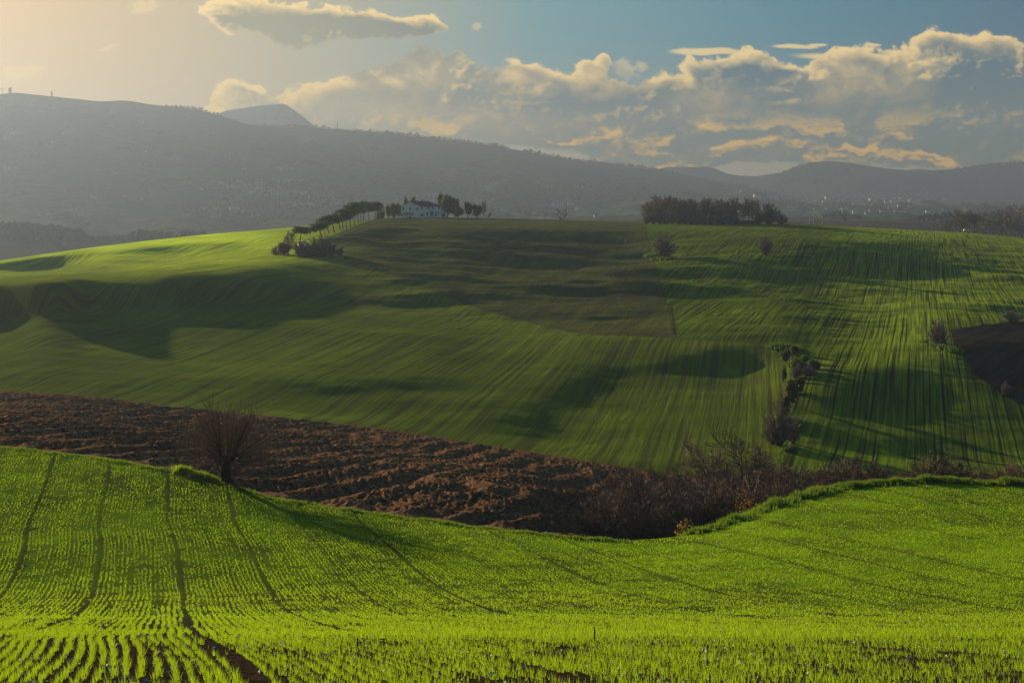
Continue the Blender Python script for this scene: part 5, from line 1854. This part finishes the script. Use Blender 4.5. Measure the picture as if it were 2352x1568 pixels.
LV = [(410, 530, 85, 'w'), (500, 540, 95, 'p'), (640, 512, 75, 'w'), (610, 572, 60, 'w'), (700, 606, 90, 'w'), (800, 550, 80, 'w'), (838, 590, 60, 'c'), (800, 484, 90, 'w'), (580, 470, 60, 'w'), (520, 440, 50, 'w'), (1000, 632, 90, 'w'), (1140, 622, 90, 'w'),
      (1230, 608, 80, 'w'), (1330, 606, 80, 'w'), (1420, 612, 80, 'w'), (1478, 645, 50, 'w'), (1640, 645, 80, 'p'), (1520, 680, 80, 'w'), (1620, 690, 60, 'w'), (1790, 695, 70, 'w'), (1860, 712, 46, 'w'), (1802, 755, 76, 'w'), (1900, 750, 60, 'c'),
      (1000, 730, 60, 'w'), (1050, 748, 34, 'w'), (1112, 745, 46, 'w'), (1310, 768, 34, 'w'), (1400, 760, 56, 'p'), (1500, 760, 66, 'w'), (1350, 722, 40, 'p'), (1960, 726, 50, 'w'), (1700, 700, 46, 'w'), (900, 640, 50, 'c'), (1560, 700, 50, 'w'), (1670, 730, 50, 'c'), (2110, 712, 20, 'w'),
      (1060, 440, 60, 'w'), (1140, 438, 60, 'w'), (1200, 440, 60, 'p'), (1270, 440, 60, 'w'), (1350, 440, 60, 'w'), (1060, 274, 60, 'w'), (1130, 276, 50, 'w'), (1190, 278, 50, 'w'), (1250, 278, 50, 'w'), (600, 278, 50, 'w'),
      (30, 822, 50, 'c'), (85, 828, 60, 'w'), (140, 828, 50, 'c'), (210, 822, 60, 'w'), (440, 815, 60, 'w'), (510, 812, 50, 'w'), (188, 932, 60, 'w'), (570, 858, 30, 'w'), (640, 856, 46, 'w'), (690, 872, 70, 'p'), (30, 550, 40, 'w'), (290, 470, 50, 'w'), (1250, 690, 40, 'w'), (970, 835, 40, 'w'), (880, 835, 40, 'p')]
IL = [(110, 518, 40, 'w'), (40, 552, 26, 'w'), (395, 1158, 34, 'w'), (320, 1166, 32, 'w'), (430, 580, 26, 'w'), (380, 612, 30, 'c'), (900, 460, 30, 'p'), (852, 462, 20, 'w'), (510, 522, 26, 'w'), (560, 498, 22, 'p'), (745, 1026, 46, 'w'), (980, 1014, 28, 'c'), (1130, 1036, 18, 'w'),
      (1110, 432, 50, 'w'), (50, 803, 50, 'w'), (128, 790, 28, 'w'), (360, 303, 30, 'w'), (660, 346, 34, 'p'), (905, 357, 50, 'p'), (250, 292, 34, 'p'), (428, 312, 30, 'w'), (920, 834, 34, 'p'), (1158, 656, 14, 'w'), (1268, 666, 14, 'w'), (770, 339, 14, 'w'), (250, 680, 26, 'w'), (1008, 830, 12, 'w'), (1110, 770, 12, 'w'), (1480, 372, 26, 'c')]
RT = [(330, 502, 28, 'p'), (510, 492, 64, 'p'), (345, 532, 28, 'p'), (400, 517, 30, 'w'), (650, 503, 70, 'w'), (700, 473, 30, 'w'), (575, 488, 46, 'c'), (785, 507, 56, 'w'), (845, 477, 50, 'w'), (925, 515, 70, 'c'), (1010, 503, 50, 'w'), (1065, 527, 60, 'c'), (1120, 527, 50, 'c'), (1160, 522, 36, 'w'), (880, 552, 60, 'w'),
      (700, 595, 50, 'w'), (650, 592, 36, 'w'), (505, 592, 40, 'w'), (602, 562, 30, 'c'), (768, 626, 60, 'w'), (850, 606, 46, 'w'), (910, 608, 40, 'w'), (1015, 617, 40, 'w'), (1060, 617, 40, 'c'), (1105, 617, 40, 'w'), (1150, 617, 40, 'c'), (1195, 617, 40, 'w'), (1240, 617, 36, 'c'), (975, 652, 60, 'w'), (660, 627, 28, 'c'),
      (540, 620, 30, 'w'), (1290, 522, 70, 'w'), (1350, 522, 50, 'w'), (1400, 527, 46, 'w'), (1440, 552, 36, 'w'), (1325, 557, 40, 'w'), (1360, 462, 44, 'w'), (1430, 460, 44, 'w'), (1390, 440, 30, 'w'), (1440, 436, 30, 'w'), (1200, 416, 46, 'c'), (1255, 413, 34, 'c'), (1690, 478, 60, 'c'), (1750, 480, 46, 'w'), (1600, 506, 46, 'w'),
      (920, 407, 24, 'w'), (1600, 597, 46, 'c'), (1450, 622, 50, 'w'), (1700, 602, 40, 'c'), (1200, 492, 40, 'c'), (1090, 582, 40, 'p'), (740, 540, 40, 'w'), (820, 545, 30, 'w'), (600, 520, 36, 'w'), (470, 520, 30, 'w'), (440, 560, 28, 'w'), (560, 600, 30, 'w'), (870, 636, 34, 'w'), (1280, 570, 40, 'w'), (1660, 560, 30, 'w'), (1180, 560, 40, 'w'),
      (980, 480, 40, 'w'), (1130, 495, 40, 'w'), (750, 460, 30, 'w'), (300, 470, 24, 'w')]
MB = [(480, 218, 20, 'p'), (855, 238, 40, 'w'), (968, 168, 70, 'p'), (1075, 198, 80, 'w'), (1085, 252, 80, 'w'), (1060, 158, 30, 'w'), (1795, 278, 100, 'w'), (2045, 288, 50, 'w'), (2100, 248, 60, 'w'), (2285, 426, 90, 'w'), (2100, 408, 50, 'p'), (2160, 428, 40, 'p'), (230, 290, 40, 'w'), (930, 150, 30, 'w')]
MR = [(212, 306, 80, 'w'), (400, 328, 50, 'w'), (330, 286, 50, 'w'), (378, 122, 40, 'w'), (430, 126, 20, 'w'), (1838, 162, 24, 'w'), (1970, 216, 50, 'w'), (2120, 217, 60, 'w'), (550, 387, 30, 'c')]
walln = {'w': 'white', 'c': 'cream', 'p': 'pinkish'}
nH = 0
for lst, (ox, oy, s), where, grp in [(LV, (750, 560, 3.618), 'village on the left hillside', 'village'), (IL, (0, 260, 2.119), 'hillside at the far left', 'farms'), (RT, (2900, 550, 2.502), 'valley town at the right', 'town'),
                                     (MB, (1400, 700, 4.704), 'slope behind the farmhouse', 'hamlet'), (MR, (2000, 650, 2.352), 'slope behind the lone tree', 'hamlet2')]:
    for (cx, cy, w_, kd) in lst:
        px, py = c2d(cx, cy, ox, oy, s)
        Y = hit(px, py, 1150, 5200)
        wm = w_ / s / 1.63265 / F * Y * (.8 if grp == 'town' else 1.12)
        rz = R.uniform(-.6, .6)
        if grp == 'village':
            zone = 'upper' if cy < 460 else ('left' if cx < 880 else ('lower' if cy > 770 else ('middle' if cx < 1520 else 'right')))
            lab = 'small %s house in the %s part of the village on the left hillside' % (walln[kd], zone)
        elif grp == 'farms':
            zone = 'upper' if cy < 500 else ('middle' if cy < 900 else 'lower')
            lab = 'lone %s farmhouse on the %s slope of the hazy ridge at left' % (walln[kd], zone)
        elif grp == 'town':
            zone = 'left' if cx < 620 else ('middle' if cx < 1000 else ('right' if cx < 1300 else 'far right'))
            lab = 'hazy %s house in the %s part of the valley town at right' % (walln[kd], zone)
        else:
            zone = 'farmhouse' if grp == 'hamlet' else 'grove'
            lab = 'small hazy %s house on the slope seen beyond the %s' % (walln[kd], 'farmhouse trees' if grp == 'hamlet' else 'lone tree and grove')
        a_, b_, c_ = house_meshes(kd, False)
        l = at(px, Y, 0)
        t_ = thing('house', lab, 'house', (l[0], Y, float(zof(py, Y)) if abs(float(zof(py, Y)) - l[2]) < wm else l[2]), rz, (wm, wm * .8, max(wm * .85, 5.5)), where + ', ' + walln[kd] + ', ' + zone)
        link('wall', a_, t_)
        link('roof', b_, t_)
        if wm * F / Y > 8:
            link('window', c_, t_)
        nH += 1


def tower(px, pybase, pytop, w_px, label, name, cat, wall, ymin, spire=False, Yfix=None, battl=False):
    Y = Yfix or hit(px, pybase, ymin, 5200)
    zb = at(px, Y)[2]
    zt = float(zof(pytop, Y))
    w = w_px / F * Y / 2
    h = zt - zb
    t_ = thing(name, label, cat, (float((px - CX) / F * Y), Y, zb), .25)
    hb = h * (.62 if spire else .92)
    bx('wall', wall, (-w, w, -w, w, -3, hb), t_)
    if spire:
        bx('belfry', wall, (-w * .7, w * .7, -w * .7, w * .7, hb, hb + h * .12), t_)
        V, Q = tubes([(0, 0, hb + h * .12, 0, 0, h, w * .8, .1)], 8)
        link('spire', mesh_np('spire', V, Q, None, [ROOFD]), t_)
    elif battl:
        bx('battlements', wall, [(-w * 1.1, w * 1.1, -w * 1.1, w * 1.1, hb, hb + h * .04), (-w * 1.1, -w * .6, -w * 1.1, w * 1.1, hb + h * .04, h), (-w * .25, w * .25, -w * 1.1, w * 1.1, hb + h * .04, h), (w * .6, w * 1.1, -w * 1.1, w * 1.1, hb + h * .04, h)], t_)
    else:
        V, Q = tubes([(0, 0, hb, 0, 0, h, w * 1.3, .1)], 4)
        link('roof', mesh_np('roof', V, Q, None, [ROOFT]), t_)
    bx('window', DARKW, (-w * .25, w * .25, -w * 1.01, -w * .9, hb * .6, hb * .8), t_)
    return Y


px, pb = c2d(1072, 600, 750, 560, 3.618)
_, pt = c2d(1072, 495, 750, 560, 3.618)
Yc = hit(c2d(985, 600, 750, 560, 3.618)[0], pb, 1150)
tower(px, pb, pt, 7, 'slim pale bell tower beside the church in the left village', 'bell_tower', 'tower', WALLC, 1150, Yfix=Yc)
px, pb = c2d(990, 608, 750, 560, 3.618)
wm = 150 / 3.618 / 1.633 / F * Yc
t_ = thing('church', 'large cream church beside the bell tower in the left village', 'church', at(px, Yc, 0), .1, (wm, wm * .6, wm * .75))
a_, b_, c_ = house_meshes('c', False)
link('wall', a_, t_)
link('roof', b_, t_)
link('window', c_, t_)
for cx, cy, ty, w_, kd, lab in [(1560, 640, 570, 80, 'c', 'tall cream block at the right of the left village'), (1285, 680, 600, 45, 'p', 'tall narrow orange house in the middle of the left village')]:
    px, pb = c2d(cx, cy, 750, 560, 3.618)
    _, pt = c2d(cx, ty, 750, 560, 3.618)
    Y = hit(px, pb, 1150)
    a_, b_, c_ = house_meshes(kd, True)
    wm = w_ / 3.618 / 1.633 / F * Y
    t_ = thing('tall_house', lab, 'house', at(px, Y, 0), .15, (wm, wm * .8, (pb - pt) / F * Y / 1.2))
    for nm_, q_ in (('wall', a_), ('roof', b_), ('window', c_)):
        link(nm_, q_, t_)
px, pb = c2d(997, 425, 750, 560, 3.618)
_, pt = c2d(997, 355, 750, 560, 3.618)
tower(px, pb, pt, 4, 'lone pale tower above the left village', 'watch_tower', 'tower', WALLC, 1150)
px, pb = c2d(1912, 280, 1400, 700, 4.704)
_, pt = c2d(1912, 215, 1400, 700, 4.704)
tower(px, pb, pt, 9, 'cream tower house on the slope beyond the farmhouse trees', 'tower_house', 'tower', WALLC, 1150)
tower(23, 213, 202, 6, 'square battlemented tower on the ridge skyline at the far left', 'castle_tower', 'tower', PATCH, 1150, Yfix=float(np.interp(23, PXC, crestL_Y)), battl=True)
tower(119, 219, 208, 3.4, 'small spired church tower on the ridge skyline right of the battlemented tower', 'church_tower', 'tower', PATCH, 1150, Yfix=float(np.interp(119, PXC, crestL_Y)), spire=True)
for px, pt, w_, lab in [(775, 279, 1.2, 'thin mast on the skyline left of centre'), (2305, 359, .8, 'thin radio mast on the blue hill at right')]:
    Y = float(np.interp(px, PXC, crestL_Y)) if px < 1500 else 4800
    l = at(px, Y, -2)
    h = float(zof(pt, Y)) - l[2]
    t_ = thing('radio_mast', lab, 'mast', l)
    r_ = w_ / F * Y * .6
    V, Q = tubes([(-r_, 0, 0, 0, 0, h, .5, .5), (r_, 0, 0, 0, 0, h, .5, .5), (0, r_, 0, 0, 0, h, .5, .5)], 4)
    link('mast', mesh_np('mast', V, Q, None, [BARK]), t_)
    bx('antenna', BARK, (-r_ * .5, r_ * .5, -r_ * .5, r_ * .5, h * .8, h), t_)
# tower crane at the far left
px, Y = 18 - 12, float(np.interp(8, PXC, crestL_Y))
l = at(px, Y, -3)
t_ = thing('tower_crane', 'faint tower crane on the ridge left of the battlemented tower', 'crane', l)
V, Q = tubes([(0, 0, 0, 0, 0, 17, .5, .5)], 4)
link('mast', mesh_np('mast', V, Q, None, [BARK]), t_)
V, Q = tubes([(-14, 0, 17, 5, 0, 17, .45, .45)], 4)
link('jib', mesh_np('jib', V, Q, None, [BARK]), t_)
# cypresses and wayside shrine in front of the dark wood
Yv = 1480
CYP = []
for k in range(2):
    rng = np.random.RandomState(40 + k)
    V, Q = leaf_quads(rng, [(0, 0, z, 1.1 * (1 - abs(z - 4) / 7.5), 1.1 * (1 - abs(z - 4) / 7.5), 1.6) for z in np.linspace(1.2, 9, 7)], 500, .5, .3)
    V1, Q1 = tubes([(0, 0, -.5, 0, 0, 2, .25, .2)], 6)
    CYP.append((mesh_np('trunk', V1, Q1, None, [BARK]), mesh_np('crown', V, Q, None, [LEAFD])))
for px, lab in [(464, 'left one of two slim cypresses flanking a white shrine'), (471, 'right one of two slim cypresses flanking a white shrine')]:
    place_tree('cypress', CYP[px % 2], lab, 'tree', px, Yv, top_h(px, Yv, 526), 0, 'cypresses at the shrine', 1.0)
l = at(467.5, Yv - 4, 0)
t_ = thing('shrine', 'tiny white shrine between the two cypresses', 'shrine', l, 0)
bx('wall', WALLW, (-1.2, 1.2, -1, 1, -1, 5), t_)
bx('roof', ROOFT, (-1.5, 1.5, -1.3, 1.3, 5, 5.4), t_)

# ------------------------------------------------------------------ far woods, hedges and skyline trees (uncountable, one mass each)
def clumps(name, label, pts, mat, seed, n_per=14):
    rng = np.random.RandomState(seed)
    P = np.array(pts, float)          # x, y, h, w
    n = len(P)
    idx_ = np.repeat(np.arange(n), n_per)
    N_ = n * n_per
    zb = Hz(P[:, 0], P[:, 1])
    d = rng.normal(0, 1, (N_, 3))
    d /= np.linalg.norm(d, axis=1, keepdims=True)
    h = P[idx_, 2]
    w = P[idx_, 3]
    c = np.stack([P[idx_, 0] + d[:, 0] * w * .5 * .8, P[idx_, 1] + d[:, 1] * w * .5 * .8, zb[idx_] + h * (.52 + .42 * d[:, 2])], -1)
    u = rng.normal(0, 1, (N_, 3))
    u /= np.linalg.norm(u, axis=1, keepdims=True)
    v = np.cross(u, rng.normal(0, 1, (N_, 3)))
    v /= np.linalg.norm(v, axis=1, keepdims=True)
    s = (w * .30 * (.6 + .8 * rng.rand(N_)))[:, None]
    V = np.stack([c - u * s, c + v * s * .8, c + u * s, c - v * s * .8], 1).reshape(-1, 3)
    tag(link(name, mesh_np(name, V, np.arange(N_ * 4).reshape(-1, 4), None, [mat])), label, 'woods', kind='stuff')


rng = np.random.RandomState(77)
FARW = simple_mat('far_foliage', (.014, .020, .010), (.034, .036, .020), .02)
FARBR = simple_mat('far_brown_wood', (.050, .040, .030), (.090, .070, .052), .05)
pts = []
for px in np.arange(380, 1780, 1.7):
    if 1170 < px < 1200 or rng.rand() < .12:
        continue
    dens = np.interp(px, [380, 450, 520, 560, 620, 700, 760, 1000, 1300, 1600, 1780], [.6, 1.1, .6, .25, 1.0, .9, .5, 1.0, .9, 1.1, 1.2])
    Y = float(np.interp(px, PXC, crestL_Y)) + rng.uniform(-20, 25)
    h = rng.uniform(4, 9) * dens + (5 if rng.rand() < .05 else 0)
    pts.append(((px - CX) / F * Y, Y, h, h * rng.uniform(.6, 1.1)))
for px in np.arange(1700, 2400, 2.2):
    h = rng.uniform(4, 10) * (1.2 if px > 2190 else .7)
    Y = 4800 + rng.uniform(-15, 15)
    pts.append(((px - CX) / F * Y, Y, h, h * .9))
clumps('skyline_trees', 'tiny dark trees fringing the crests of the far ridges', pts, FARW, 5)
pts = []
for k in range(430):        # dark wood and hedges at the foot of the left ridge
    px = rng.uniform(-60, 470)
    Y = 1530 + rng.uniform(-30, 60)
    h = np.interp(px, [-60, 60, 180, 200, 290, 310, 470], [15, 17, 11, 4, 3, 9, 7]) * rng.uniform(.6, 1.0)
    pts.append(((px - CX) / F * Y, Y, h, h * .9))
clumps('valley_wood', 'brown leafless wood at the foot of the hazy ridge behind the left field', pts, FARBR, 6, 30)
pts = []
for k in range(330):        # trees in and round the villages, hedgerows on the slopes
    u_ = rng.rand()
    if u_ < .30:
        px, py = rng.uniform(500, 790), rng.uniform(415, 505)
    elif u_ < .44:
        px, py = rng.uniform(1780, 2352), rng.uniform(452, 512)
    elif u_ < .72:
        px, py = rng.uniform(-40, 900), rng.uniform(300, 520)
    else:
        px, py = rng.uniform(900, 1800), rng.uniform(420, 500)
    Y = hit(px, py, 1600, 5000)
    h = rng.uniform(5, 11)
    run = rng.randint(1, 7)
    a0 = rng.uniform(-.4, .4)
    for j in range(run):
        pts.append(((px - CX) / F * Y + j * h * .9 * math.cos(a0), Y + j * h * .9 * math.sin(a0) * 2, h * rng.uniform(.7, 1.1), h))
clumps('hedgerow_trees', 'dark hedgerow and garden trees scattered over the hazy slopes', pts, FARW, 9, 12)
pts = []
for px in np.arange(1395, 1500, 2.0):
    Y = 1300 + rng.uniform(-8, 8)
    pts.append(((px - CX) / F * Y, Y, rng.uniform(2, 5), 5))
for px in list(np.arange(2150, 2180, 2.5)):
    Y = 1250 + rng.uniform(-8, 8)
    pts.append(((px - CX) / F * Y, Y, rng.uniform(3, 6), 6))
clumps('field_hedge', 'low brown hedges beyond the skyline of the hill', pts, FARBR, 10, 18)
print('houses', nH, 'T end', _tm.time() - _T0)
print('tris', sum(len(m_.polygons) for m_ in bpy.data.meshes))
